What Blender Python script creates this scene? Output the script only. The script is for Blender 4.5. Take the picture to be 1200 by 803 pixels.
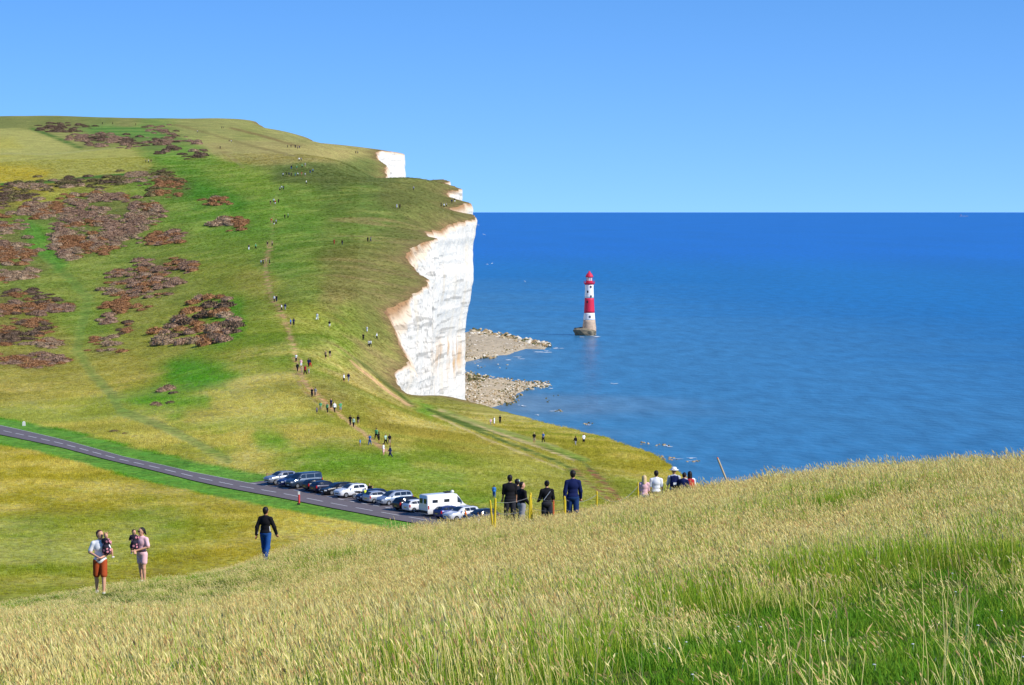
import bpy, bmesh, math, random, time
import numpy as np
from mathutils import Vector, Matrix
from mathutils.geometry import delaunay_2d_cdt
T0 = time.time()
for o in list(bpy.data.objects):
    bpy.data.objects.remove(o)
scene = bpy.context.scene
# ------------------------------------------------------------------ camera
W, H, F = 1200.0, 803.0, 2880.0
EYE = 85.0
PITCH = math.atan((401.5 - 248.0) / F)
cam_d = bpy.data.cameras.new('camera')
cam_d.sensor_width = 36.0
cam_d.lens = F / W * 36.0
cam_d.clip_start = 0.2
cam_d.clip_end = 400000.0
cam = bpy.data.objects.new('camera', cam_d)
scene.collection.objects.link(cam)
cam.location = (0, 0, EYE)
cam.rotation_euler = (math.pi / 2 - PITCH, 0, 0)
scene.camera = cam
# ------------------------------------------------------------------ light
SUN_AZ = math.radians(118)      # clockwise from the view axis (+Y): right and behind the camera
SUN_EL = math.radians(37)
world = bpy.data.worlds.new('World')
scene.world = world
world.use_nodes = True
wn = world.node_tree
wn.nodes.clear()
w_out = wn.nodes.new('ShaderNodeOutputWorld')
w_bg = wn.nodes.new('ShaderNodeBackground')
w_sky = wn.nodes.new('ShaderNodeTexSky')
w_sky.sky_type = 'NISHITA'
w_sky.sun_disc = False
w_sky.sun_elevation = SUN_EL
w_sky.sun_rotation = SUN_AZ
w_sky.altitude = 0
w_sky.air_density = 1.0
w_sky.dust_density = 0.0
w_sky.ozone_density = 2.0
w_tc = wn.nodes.new('ShaderNodeTexCoord')
w_map = wn.nodes.new('ShaderNodeMapping')
w_map.vector_type = 'POINT'
w_map.inputs['Location'].default_value = (0, 0, 0.19)
w_map.inputs['Scale'].default_value = (1, 1, 1.5)
w_hs = wn.nodes.new('ShaderNodeHueSaturation')
w_hs.inputs['Saturation'].default_value = 1.34
w_hs.inputs['Hue'].default_value = 0.509
w_hs.inputs['Value'].default_value = 1.0
w_bg.inputs['Strength'].default_value = 0.15
wn.links.new(w_tc.outputs['Generated'], w_map.inputs['Vector'])
wn.links.new(w_map.outputs['Vector'], w_sky.inputs['Vector'])
wn.links.new(w_sky.outputs['Color'], w_hs.inputs['Color'])
wn.links.new(w_hs.outputs['Color'], w_bg.inputs['Color'])
wn.links.new(w_bg.outputs['Background'], w_out.inputs['Surface'])
sun_d = bpy.data.lights.new('sun', 'SUN')
sun_d.energy = 3.3
sun_d.angle = math.radians(0.55)
sun_d.color = (1.0, 0.96, 0.885)
sun = bpy.data.objects.new('sun', sun_d)
scene.collection.objects.link(sun)
sv = Vector((math.sin(SUN_AZ) * math.cos(SUN_EL), math.cos(SUN_AZ) * math.cos(SUN_EL), math.sin(SUN_EL)))
sun.rotation_euler = sv.to_track_quat('Z', 'Y').to_euler()
sun.location = (60, -60, 160)
scene.view_settings.view_transform = 'Standard'
scene.view_settings.look = 'None'
scene.view_settings.gamma = 1.0
scene.view_settings.exposure = 0.6
scene.view_settings.use_curve_mapping = False
scene.render.resolution_x = 1024
scene.render.resolution_y = 685

# ------------------------------------------------------------------ helpers
rng = np.random.default_rng(11)
random.seed(5)
SC = scene.collection
cP, sP = math.cos(PITCH), math.sin(PITCH)
def ray(px, py):
    """pixel -> (x/y, z/y) slopes of the line of sight"""
    a = (np.asarray(px, float) - 600.0) / F
    b = (401.5 - np.asarray(py, float)) / F
    yy = cP + b * sP
    zz = b * cP - sP
    return a / yy, zz / yy
def project(x, y, z):
    zz = z - EYE
    fwd = y * cP - zz * sP
    up = y * sP + zz * cP
    return 600.0 + F * x / fwd, 401.5 - F * up / fwd
def lin(c):
    c = np.asarray(c, float) / 255.0
    return np.where(c <= 0.04045, c / 12.92, ((c + 0.055) / 1.055) ** 2.4)
def S(r, g, b, k=0.9):
    return tuple(np.minimum(lin((r, g, b)) * k, 0.9)) + (1.0,)
def hsh(ix, iy, seed):
    n = (ix.astype(np.int64) * 374761393 + iy.astype(np.int64) * 668265263 + seed * 974634777) & 0xFFFFFFFF
    n = ((n ^ (n >> 13)) * 1274126177) & 0xFFFFFFFF
    n = n ^ (n >> 16)
    return (n & 0xFFFFFF) / float(0xFFFFFF)
def vnoise(x, y, seed=0):
    x = np.asarray(x, float); y = np.asarray(y, float)
    ix = np.floor(x); iy = np.floor(y)
    fx = x - ix; fy = y - iy
    fx = fx * fx * (3 - 2 * fx); fy = fy * fy * (3 - 2 * fy)
    a = hsh(ix, iy, seed); b = hsh(ix + 1, iy, seed); c = hsh(ix, iy + 1, seed); d = hsh(ix + 1, iy + 1, seed)
    return (a * (1 - fx) + b * fx) * (1 - fy) + (c * (1 - fx) + d * fx) * fy
def fbm(x, y, scale, octs=4, seed=0, gain=0.5):
    x = np.asarray(x, float) / scale; y = np.asarray(y, float) / scale
    s = 0.0; a = 1.0; t = 0.0
    for k in range(octs):
        s = s + a * vnoise(x, y, seed + k * 17); t += a
        a *= gain; x = x * 2.03 + 13.7; y = y * 2.03 + 7.1
    return s / t           # 0..1
def sstep(a, b, x):
    t = np.clip((np.asarray(x, float) - a) / (b - a), 0, 1)
    return t * t * (3 - 2 * t)
def in_poly(px, py, poly):
    px = np.asarray(px, float); py = np.asarray(py, float)
    r = np.zeros(px.shape, bool)
    n = len(poly); j = n - 1
    for i in range(n):
        xi, yi = poly[i][0], poly[i][1]; xj, yj = poly[j][0], poly[j][1]
        if yi != yj:
            c = ((yi > py) != (yj > py)) & (px < (xj - xi) * (py - yi) / (yj - yi) + xi)
            r ^= c
        j = i
    return r
def poly_dist(px, py, line, closed=False):
    px = np.asarray(px, float); py = np.asarray(py, float)
    d = np.full(px.shape, 1e9)
    n = len(line)
    for i in range(n if closed else n - 1):
        ax, ay = line[i][0], line[i][1]; bx, by = line[(i + 1) % n][0], line[(i + 1) % n][1]
        vx, vy = bx - ax, by - ay
        L = vx * vx + vy * vy + 1e-12
        t = np.clip(((px - ax) * vx + (py - ay) * vy) / L, 0, 1)
        d = np.minimum(d, np.hypot(px - ax - t * vx, py - ay - t * vy))
    return d
def link(o, parent=None):
    SC.objects.link(o)
    if parent is not None:
        o.parent = parent
    return o
def tag(o, label=None, cat=None, group=None, kind=None):
    if label: o['label'] = label
    if cat: o['category'] = cat
    if group: o['group'] = group
    if kind: o['kind'] = kind
    return o
def empty(name, loc, rz=0.0):
    o = bpy.data.objects.new(name, None)
    o.empty_display_size = 0.3
    link(o)
    o.location = loc
    o.rotation_euler = (0, 0, rz)
    return o
def mesh_np(name, v, f, mats=(), smooth=False, mi=None):
    me = bpy.data.meshes.new(name)
    me.from_pydata([tuple(p) for p in v], [], [tuple(q) for q in f])
    for m in mats: me.materials.append(m)
    if mi is not None:
        me.polygons.foreach_set('material_index', np.asarray(mi, dtype=np.int32))
    if smooth:
        me.polygons.foreach_set('use_smooth', np.ones(len(me.polygons), bool))
    me.update()
    return me
def obj(name, v, f, mats, parent=None, smooth=False, mi=None):
    if not isinstance(mats, (list, tuple)): mats = [mats]
    o = bpy.data.objects.new(name, mesh_np(name, v, f, mats, smooth, mi))
    return link(o, parent)
def add_color(me, cols, name='Col'):
    a = me.color_attributes.new(name, 'FLOAT_COLOR', 'POINT')
    c = np.ones((len(me.vertices), 4), np.float32)
    c[:, :cols.shape[1]] = cols
    a.data.foreach_set('color', c.ravel())
class MB:
    """collects simple shapes into one mesh"""
    def __init__(self): self.v = []; self.f = []; self.m = []
    def add(self, v, f, m=0):
        b = len(self.v)
        self.v += [tuple(p) for p in v]
        self.f += [tuple(i + b for i in q) for q in f]
        self.m += [m] * len(f)
    def box(self, c, s, m=0, rz=0.0, taper=1.0):
        cx, cy, cz = c; sx, sy, sz = s[0] / 2, s[1] / 2, s[2] / 2
        v = []
        for k, (x, y, z) in enumerate([(-1,-1,-1),(1,-1,-1),(1,1,-1),(-1,1,-1),(-1,-1,1),(1,-1,1),(1,1,1),(-1,1,1)]):
            t = taper if z > 0 else 1.0
            X, Y = x * sx * t, y * sy * t
            v.append((cx + X * math.cos(rz) - Y * math.sin(rz), cy + X * math.sin(rz) + Y * math.cos(rz), cz + z * sz))
        self.add(v, [(0,3,2,1),(4,5,6,7),(0,1,5,4),(1,2,6,5),(2,3,7,6),(3,0,4,7)], m)
    def tube(self, a, b, ra, rb=None, n=8, m=0, caps=True):
        rb = ra if rb is None else rb
        a = Vector(a); b = Vector(b); d = (b - a)
        if d.length < 1e-6: return
        d.normalize()
        u = d.orthogonal().normalized(); w = d.cross(u)
        v = []
        for p, r in ((a, ra), (b, rb)):
            for k in range(n):
                t = 2 * math.pi * k / n
                v.append(p + (u * math.cos(t) + w * math.sin(t)) * r)
        f = [(k, (k + 1) % n, n + (k + 1) % n, n + k) for k in range(n)]
        if caps: f += [tuple(range(n))[::-1], tuple(range(n, 2 * n))]
        self.add(v, f, m)
    def lathe(self, prof, n=24, m=0, c=(0, 0, 0)):
        v = []; f = []
        for (r, z) in prof:
            for k in range(n):
                t = 2 * math.pi * k / n
                v.append((c[0] + r * math.cos(t), c[1] + r * math.sin(t), c[2] + z))
        for i in range(len(prof) - 1):
            for k in range(n):
                f.append((i * n + k, i * n + (k + 1) % n, (i + 1) * n + (k + 1) % n, (i + 1) * n + k))
        f.append(tuple(range(n))[::-1]); f.append(tuple(range((len(prof) - 1) * n, len(prof) * n)))
        self.add(v, f, m)
    def build(self, name, mats, parent=None, smooth=False):
        return obj(name, self.v, self.f, mats, parent, smooth, self.m)
# ------------------------------------------------------------------ materials
MATS = {}
def mat(name, col, rough=0.7, metal=0.0, spec=0.3, var=0.12, scale=6.0, bump=0.0, emit=None, coat=0.0):
    if name in MATS: return MATS[name]
    m = bpy.data.materials.new(name); m.use_nodes = True
    nt = m.node_tree; b = nt.nodes['Principled BSDF']
    b.inputs['Roughness'].default_value = rough
    b.inputs['Metallic'].default_value = metal
    b.inputs['Specular IOR Level'].default_value = spec
    if coat: b.inputs['Coat Weight'].default_value = coat; b.inputs['Coat Roughness'].default_value = 0.06
    tc = nt.nodes.new('ShaderNodeTexCoord'); nz = nt.nodes.new('ShaderNodeTexNoise')
    nz.inputs['Scale'].default_value = scale; nz.inputs['Detail'].default_value = 4
    nt.links.new(tc.outputs['Object'], nz.inputs['Vector'])
    hs = nt.nodes.new('ShaderNodeHueSaturation'); hs.inputs['Color'].default_value = tuple(col[:3]) + (1,)
    mr = nt.nodes.new('ShaderNodeMapRange')
    mr.inputs['From Min'].default_value = 0.25; mr.inputs['From Max'].default_value = 0.75
    mr.inputs['To Min'].default_value = 1 - var; mr.inputs['To Max'].default_value = 1 + var
    nt.links.new(nz.outputs['Fac'], mr.inputs['Value'])
    nt.links.new(mr.outputs['Result'], hs.inputs['Value'])
    nt.links.new(hs.outputs['Color'], b.inputs['Base Color'])
    if bump:
        bp = nt.nodes.new('ShaderNodeBump'); bp.inputs['Strength'].default_value = bump
        nt.links.new(nz.outputs['Fac'], bp.inputs['Height']); nt.links.new(bp.outputs['Normal'], b.inputs['Normal'])
    MATS[name] = m
    return m
# ================================================================== terrain
# control points: pixel + distance (the height follows), or pixel column + distance + height
def zpt(px, py, D):
    u, s = ray(px, py)
    return float(u), D, EYE + float(s) * D
def upx(px):
    return float(ray(px, 401.5)[0])
CP = []
def vis(px, *pairs):
    for py, D in pairs: CP.append(zpt(px, py, D))
def hid(px, *pairs):
    for D, z in pairs: CP.append((upx(px), D, z))
for px in (-900, -300, 300, 900, 1500, 2100): hid(px, (2.0, 83.35), (6.0, 83.0 if px > 500 else 82.9))
vis(-300, (803, 26), (760, 44), (724, 64)); vis(0, (803, 24), (758, 42), (717, 66)); vis(115, (693, 69))
vis(163, (683.5, 74)); vis(310, (659, 80)); vis(300, (803, 21), (744, 42), (688, 70))
vis(600, (803, 18), (708, 40), (663, 58), (631, 78)); vis(750, (664, 42), (602, 76)); vis(900, (803, 15.5), (708, 28), (634, 46), (576, 70))
vis(1200, (803, 14), (710, 24), (619, 40), (556, 60)); vis(1500, (700, 24), (606, 40), (545, 60)); vis(1050, (563, 66))
hid(-400, (84, 70.6)); hid(0, (85, 70.4)); hid(130, (88, 70.2)); hid(300, (95, 70.2)); hid(620, (102, 70.6)); hid(800, (113, 70.2)); hid(1200, (80, 75.4)); hid(1050, (84, 74.8)); hid(900, (88, 74.0)); hid(1500, (80, 76))
hid(598, (86, 73.95)); hid(641, (86, 73.8)); hid(672, (80, 74.75)); hid(755, (98, 72.8)); hid(800, (98, 73.0))
for px, ll in ((-400, ((110, 64), (160, 54), (220, 49), (300, 48.5))), (0, ((110, 64), (160, 54), (215, 48.6))), (300, ((110, 65.5), (160, 55), (220, 49.2))),
               (600, ((120, 65), (180, 54), (250, 48.8))), (750, ((125, 66), (180, 55), (250, 49))),
               (900, ((120, 67.5), (200, 55), (300, 47))), (1200, ((120, 69), (200, 57), (280, 51))), (1700, ((120, 72), (200, 62), (280, 56)))):
    hid(px, *ll)
# flat saddle with the road
for px, py in ((0, 660), (0, 600), (0, 555), (0, 512), (0, 498), (100, 650), (150, 600), (150, 546), (150, 536), (300, 620), (300, 579), (300, 566), (420, 603), (420, 583), (540, 619), (540, 600), (480, 625), (400, 640), (-150, 470), (-150, 560), (-400, 430)):
    u, s = ray(px, py); CP.append((float(u), 37.0 / -float(s), 48.0))
vis(600, (565, 343), (520, 405)); vis(700, (585, 326), (540, 385)); vis(770, (560, 365))
vis(-350, (420, 560), (380, 680), (330, 780), (280, 880), (240, 990), (190, 1250), (145, 1800), (134, 2000))
vis(0, (470, 480), (430, 560), (380, 660), (330, 760), (280, 870), (240, 980), (216, 1080), (190, 1250), (160, 1550), (145, 1800), (136.5, 2000))
vis(150, (500, 412), (480, 445), (430, 540), (380, 640), (330, 740), (280, 860), (240, 970), (200, 1130), (170, 1400), (150, 1700), (139, 2000))
vis(300, (500, 400), (450, 460), (400, 540), (350, 640), (300, 740), (250, 880), (215, 1010), (188, 1200), (170, 1500), (155, 1750), (142, 2030))
vis(400, (540, 350), (500, 395), (450, 455), (400, 530), (350, 620), (300, 720), (250, 860), (215, 990), (190, 1130), (174, 1400))
vis(450, (500, 420), (300, 730), (250, 860), (216, 1000)); vis(500, (280, 800), (240, 900), (209.5, 1030))
vis(355, (163, 1820)); vis(230, (139.5, 2030)); vis(70, (136, 2000))
for px, z in ((-600, 166), (0, 160), (150, 159), (300, 152)): hid(px, (2350, z), (2700, z - 8))
hid(400, (1600, 123), (1800, 124), (2100, 124)); hid(470, (1090, 96.4), (1180, 95.6)); hid(435, (1100, 98), (1200, 99.5)); hid(490, (1120, 96.0)); vis(500, (482, 500), (472, 532)); vis(470, (482, 495), (471, 535)); vis(540, (482, 515)); hid(400, (1250, 111))
# the cliff edge: where the grass ends (near, right -> far, left)
EDGE = [(2400, None, 150, 68), (1900, None, 205, 62), (1500, None, 255, 57), (1200, None, 292, 50), (1000, None, 312, 47.5), (900, None, 335, 46),
        (825, 572, 362), (800, 555.5, 376), (785, 545, 390), (770, 535, 405), (735, 522, 430), (700, 510.5, 455), (650, 498, 488), (600, 485, 520), (570, 476, 545), (549, 470, 560),
        (530, 466, 563), (515, 462.5, 563), (495, 463.5, 562), (477.5, 462.5, 562), (465, 450, 572), (462.5, 439, 582), (471, 430, 592), (480, 422.5, 600), (467, 405, 611), (463, 385, 620),
        (449, 366, 632), (464, 359, 645), (480, 350, 657), (492, 341, 670), (499, 334, 684), (500, 325, 698), (487, 318, 712), (478, 307, 728), (475, 297, 745), (488, 290, 766),
        (510, 279, 797), (497, 272, 835), (520, 266, 882), (544, 260, 920), (556, 256, 948), (552, 251.5, 958), (527, 246, 966), (540, 241, 980), (551.5, 238, 996), (540, 233, 1006),
        (523, 229, 1012), (524, 225, 1024), (537.5, 222.5, 1038), (534, 218, 1056), (521, 216, 1066), (527, 214, 1078), (514, 210, 1100),
        (500, None, 1180, 96), (468, None, 1270, 97), (439, 213, 1330), (452, 206, 1366), (453, 194, 1400), (440, 184, 1430), (446, 176, 1455), (460, 178, 1482), (473.5, 180, 1502),
        (462, None, 1530, 118), (438, None, 1580, 121), (400, None, 1680, 126), (386, 170, 1750), (366, 163.5, 1845), (348, 158.5, 1900), (316, 152.5, 1960), (303, 146, 2010), (290, 142, 2070), (284, None, 2200, 152), (270, None, 2700, 140)]
edge_uD = []
for e in EDGE:
    if e[1] is None: u, D, z = upx(e[0]), e[2], e[3]
    else: u, D, z = zpt(*e[:3])
    edge_uD.append((u, D)); CP.append((u, D, z))
CP = np.array(CP)
A = np.stack([CP[:, 0] * 2.2, np.log(CP[:, 1])], 1)
def tps(r2):
    return np.where(r2 > 1e-12, 0.5 * r2 * np.log(np.maximum(r2, 1e-12)), 0.0)
n = len(A)
K = tps(((A[:, None] - A[None]) ** 2).sum(-1))
K[np.arange(n), np.arange(n)] += 0.0002
Pm = np.hstack([np.ones((n, 1)), A])
M = np.zeros((n + 3, n + 3)); M[:n, :n] = K; M[:n, n:] = Pm; M[n:, :n] = Pm.T
wts = np.linalg.solve(M, np.concatenate([CP[:, 2], np.zeros(3)]))
def tz(x, y, rough=True):
    """ground height (m above the sea) at world x, y"""
    x = np.atleast_1d(np.asarray(x, float)); y = np.atleast_1d(np.asarray(y, float))
    D = np.maximum(y, 1.5)
    q = np.stack([np.clip(x / D, -1.3, 1.3) * 2.2, np.log(D)], 1)
    out = np.empty(len(q))
    for i in range(0, len(q), 20000):
        qq = q[i:i + 20000]
        r2 = ((qq[:, None] - A[None]) ** 2).sum(-1)
        out[i:i + 20000] = tps(r2) @ wts[:n] + wts[n] + qq @ wts[n + 1:]
    if rough:
        far = sstep(600, 900, D)
        out = out + (fbm(x, y, 3.0, 3, 3) - 0.5) * 0.22 * (1 - sstep(120, 240, D)) * sstep(5, 12, D)
        out = out + (fbm(x, y, 34.0, 4, 9) - 0.5) * 2.6 * far * (1 - 0.6 * sstep(1000, 1500, D))
    return out
def tz1(x, y): return float(tz([x], [y])[0])
def ground_hit(px, py, dmin=200.0, dmax=2500.0):
    """where the line of sight through a pixel first meets the ground beyond dmin"""
    u, s = ray(px, py)
    D = np.exp(np.linspace(math.log(dmin), math.log(dmax), 900))
    d = EYE + s * D - tz(u * D, D)
    k = np.where(d < 0)[0]
    if len(k) == 0:
        i = int(np.argmin(d)); Dh = D[i]
    elif k[0] == 0: Dh = D[0]
    else:
        i = k[0]; t = d[i - 1] / (d[i - 1] - d[i]); Dh = D[i - 1] + t * (D[i] - D[i - 1])
    x = float(u * Dh)
    return x, float(Dh), tz1(x, Dh)
# densify the edge with a ragged line
def ragged(pts):
    out = []
    for i in range(len(pts) - 1):
        a = np.array(pts[i]); b = np.array(pts[i + 1])
        L = np.linalg.norm(b - a)
        st = 1.0 if 540 < min(a[1], b[1]) < 1110 else (1.6 if min(a[1], b[1]) < 1520 else 4.0)
        k = max(2, int(L / st))
        nrm = np.array([-(b - a)[1], (b - a)[0]]) / L
        for t in np.arange(k) / k:
            p = a + (b - a) * t
            f = math.sin(math.pi * t)
            amp = 1.3 if p[1] < 700 else (2.2 if p[1] < 1000 else 3.0)
            o = (float(fbm(p[0] * 1.0 + 50, p[1], 9.0, 4, 21)) - 0.5) * 2 * amp + (float(fbm(p[0], p[1], 2.2, 2, 23)) - 0.5) * 1.3
            out.append(p + nrm * o * (0.35 + 0.65 * f))
    out.append(np.array(pts[-1]))
    return out
edge_xy = ragged([(u * D, D) for u, D in edge_uD])
NE = len(edge_xy)
land_poly = [tuple(p) for p in edge_xy] + [(-1900.0, 2700.0), (-420.0, 500.0), (-130.0, 60.0), (-60.0, -14.0), (75.0, -14.0)]
# interior points: log-polar fans, finer where more of the picture looks at them
def fan(d0, d1, dl, u0, u1, du):
    Ls = np.arange(math.log(d0), math.log(d1), dl); Us = np.arange(u0, u1, du)
    U, L = np.meshgrid(Us, Ls)
    U = U + rng.uniform(-0.3, 0.3, U.shape) * du; L = L + rng.uniform(-0.3, 0.3, L.shape) * dl
    D = np.exp(L)
    return np.stack([(U * D).ravel(), D.ravel()], 1)
P = np.vstack([fan(3, 130, 0.03, -0.46, 0.46, 0.011), fan(130, 240, 0.03, -0.5, 0.5, 0.012), fan(240, 2500, 0.0062, -0.222, -0.002, 0.00105),
               fan(240, 560, 0.0075, -0.002, 0.10, 0.0016), fan(240, 2650, 0.03, -0.6, -0.222, 0.012), fan(240, 520, 0.04, 0.10, 0.6, 0.012)])
P = P[in_poly(P[:, 0], P[:, 1], land_poly)]
nb = len(land_poly)
bverts = [Vector(p) for p in land_poly] + [Vector(p) for p in P]
res = delaunay_2d_cdt(bverts, [], [list(range(nb))], 1, 1e-5)
lv = np.array([(p.x, p.y) for p in res[0]])
lf = [tuple(f) for f in res[2]]
lz = tz(lv[:, 0], lv[:, 1])
lpx, lpy = project(lv[:, 0], np.maximum(lv[:, 1], 1.0), lz)
print('land', len(lv), len(lf), 'controls', len(CP), round(time.time() - T0, 1))
# ------------------------------------------------------------------ the road line (needed for the verge colours)
def flat48(px, py):
    u, s = ray(px, py); D = 37.0 / -float(s)
    return np.array([float(u) * D, D])
ROAD_N = [flat48(*p) for p in ((-160, 474), (0, 510), (75, 526), (150, 545), (225, 563), (300, 578.7), (380, 594), (460, 609.5), (545, 624), (640, 641))]
ROAD_F = [flat48(*p) for p in ((-160, 465), (0, 499), (75, 517.5), (150, 537), (225, 554.5), (300, 568), (380, 583), (460, 597.5), (545, 612.5), (640, 629.5))]
def resample(line, step):
    line = np.array(line); seg = np.linalg.norm(np.diff(line, axis=0), axis=1)
    s = np.concatenate([[0], np.cumsum(seg)]); k = np.arange(0, s[-1], step)
    return np.stack([np.interp(k, s, line[:, 0]), np.interp(k, s, line[:, 1])], 1)
RN = resample(ROAD_N, 2.0)
ROAD_DIR = np.array(ROAD_N[8] - ROAD_N[5]); ROAD_DIR /= np.linalg.norm(ROAD_DIR)
ROAD_PERP = np.array([-ROAD_DIR[1], ROAD_DIR[0]])         # from the road towards the parking bays
if ROAD_PERP[0] < 0: ROAD_PERP = -ROAD_PERP
BAY0, BAY1 = np.array(ROAD_F[5]) - ROAD_DIR * 2.0, np.array(ROAD_F[9])
# ------------------------------------------------------------------ ground colours (kinds of grass, as they grow on the ground)
CS = np.array([
 (0,141,118,128,62),(70,141,112,124,60),(150,143,118,125,62),(20,160,160,160,75),(70,170,160,160,80),(0,178,178,168,40),(60,182,160,162,70),(120,190,150,156,62),
 (20,190,168,164,60),(0,206,186,165,18),(50,204,180,164,28),(110,202,150,154,52),(150,183,138,150,52),(120,152,86,132,52),(165,152,90,134,48),(180,163,80,132,45),
 (230,148,140,144,74),(270,150,142,145,75),(290,160,130,138,66),(330,166,140,140,76),(250,170,158,154,80),(320,178,164,154,84),(390,180,158,148,84),(430,176,128,126,66),
 (200,180,84,146,28),(235,182,96,148,36),(170,200,92,138,34),(215,205,74,138,22),(270,205,112,150,36),(300,215,112,150,32),(255,228,70,138,18),(340,200,84,116,46),(380,205,76,104,44),(430,200,84,104,48),
 (355,225,98,140,34),(320,245,100,150,28),(420,230,86,122,36),(470,222,84,102,42),(515,225,90,100,48),(450,250,88,120,38),(500,245,86,104,44),(530,250,96,100,54),(480,270,96,112,46),
 (270,260,92,150,26),(350,270,88,140,28),(400,275,92,128,36),(250,290,112,146,36),(330,310,92,140,30),(300,330,150,152,50),(410,300,112,120,48),(440,320,122,118,58),(470,330,102,116,46),
 (360,340,104,136,34),(400,345,138,126,64),(450,345,112,116,50),(480,340,108,110,54),(280,360,120,146,34),(300,390,128,150,32),(360,370,142,150,40),(420,365,110,128,38),(440,385,112,130,40),(400,400,118,140,32),
 (330,410,118,140,34),(380,430,132,140,44),(440,415,140,140,56),(455,430,158,146,72),(420,445,158,142,74),(390,455,150,138,68),(340,450,160,152,66),(300,440,176,166,72),(290,420,140,150,40),
 (100,250,98,140,36),(60,270,88,138,34),(20,300,104,130,46),(150,300,110,140,40),(100,330,116,142,40),(200,330,128,144,44),(250,320,130,146,40),(170,370,138,148,44),(100,380,112,146,34),(60,400,140,144,46),
 (20,430,150,144,48),(150,430,164,156,58),(180,410,150,152,50),(220,440,96,146,24),(60,440,156,148,52),(0,450,156,148,58),(80,460,170,162,70),(40,480,178,170,84),(130,480,160,156,62),(190,480,110,150,32),(230,480,172,164,74),
 (270,470,186,176,88),(320,480,188,178,92),(180,500,176,168,80),(250,520,150,156,54),(300,520,168,162,70),(350,510,160,156,62),(330,520,120,150,36),(370,545,116,148,32),(440,545,132,146,40),(280,550,180,170,80),
 (400,490,150,148,54),(450,490,156,144,60),(500,500,164,150,62),(430,520,140,144,48),(480,540,140,146,44),(540,500,160,150,56),(520,470,140,142,50),(560,490,158,150,56),(520,560,132,150,36),(560,560,150,148,46),
 (560,530,172,158,68),(610,545,174,158,70),(650,560,170,152,66),(600,500,156,150,50),(660,520,152,148,44),(720,530,156,150,42),(760,550,160,150,40),(700,570,160,144,58),(740,570,152,142,44),(640,500,148,146,48),
 (50,540,166,154,36),(10,580,160,150,30),(120,560,158,150,36),(200,570,150,144,34),(100,600,152,144,26),(180,610,128,138,22),(260,590,164,152,44),(330,610,182,168,64),(420,620,184,168,66),(300,640,166,152,34),
 (40,630,124,134,18),(100,640,150,142,24),(220,640,158,148,28),(400,630,172,158,50),(0,680,130,138,20),(60,660,126,136,18),(200,660,154,146,26),(480,630,150,150,44),(560,600,120,140,36)], float)
TRK = []
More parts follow.
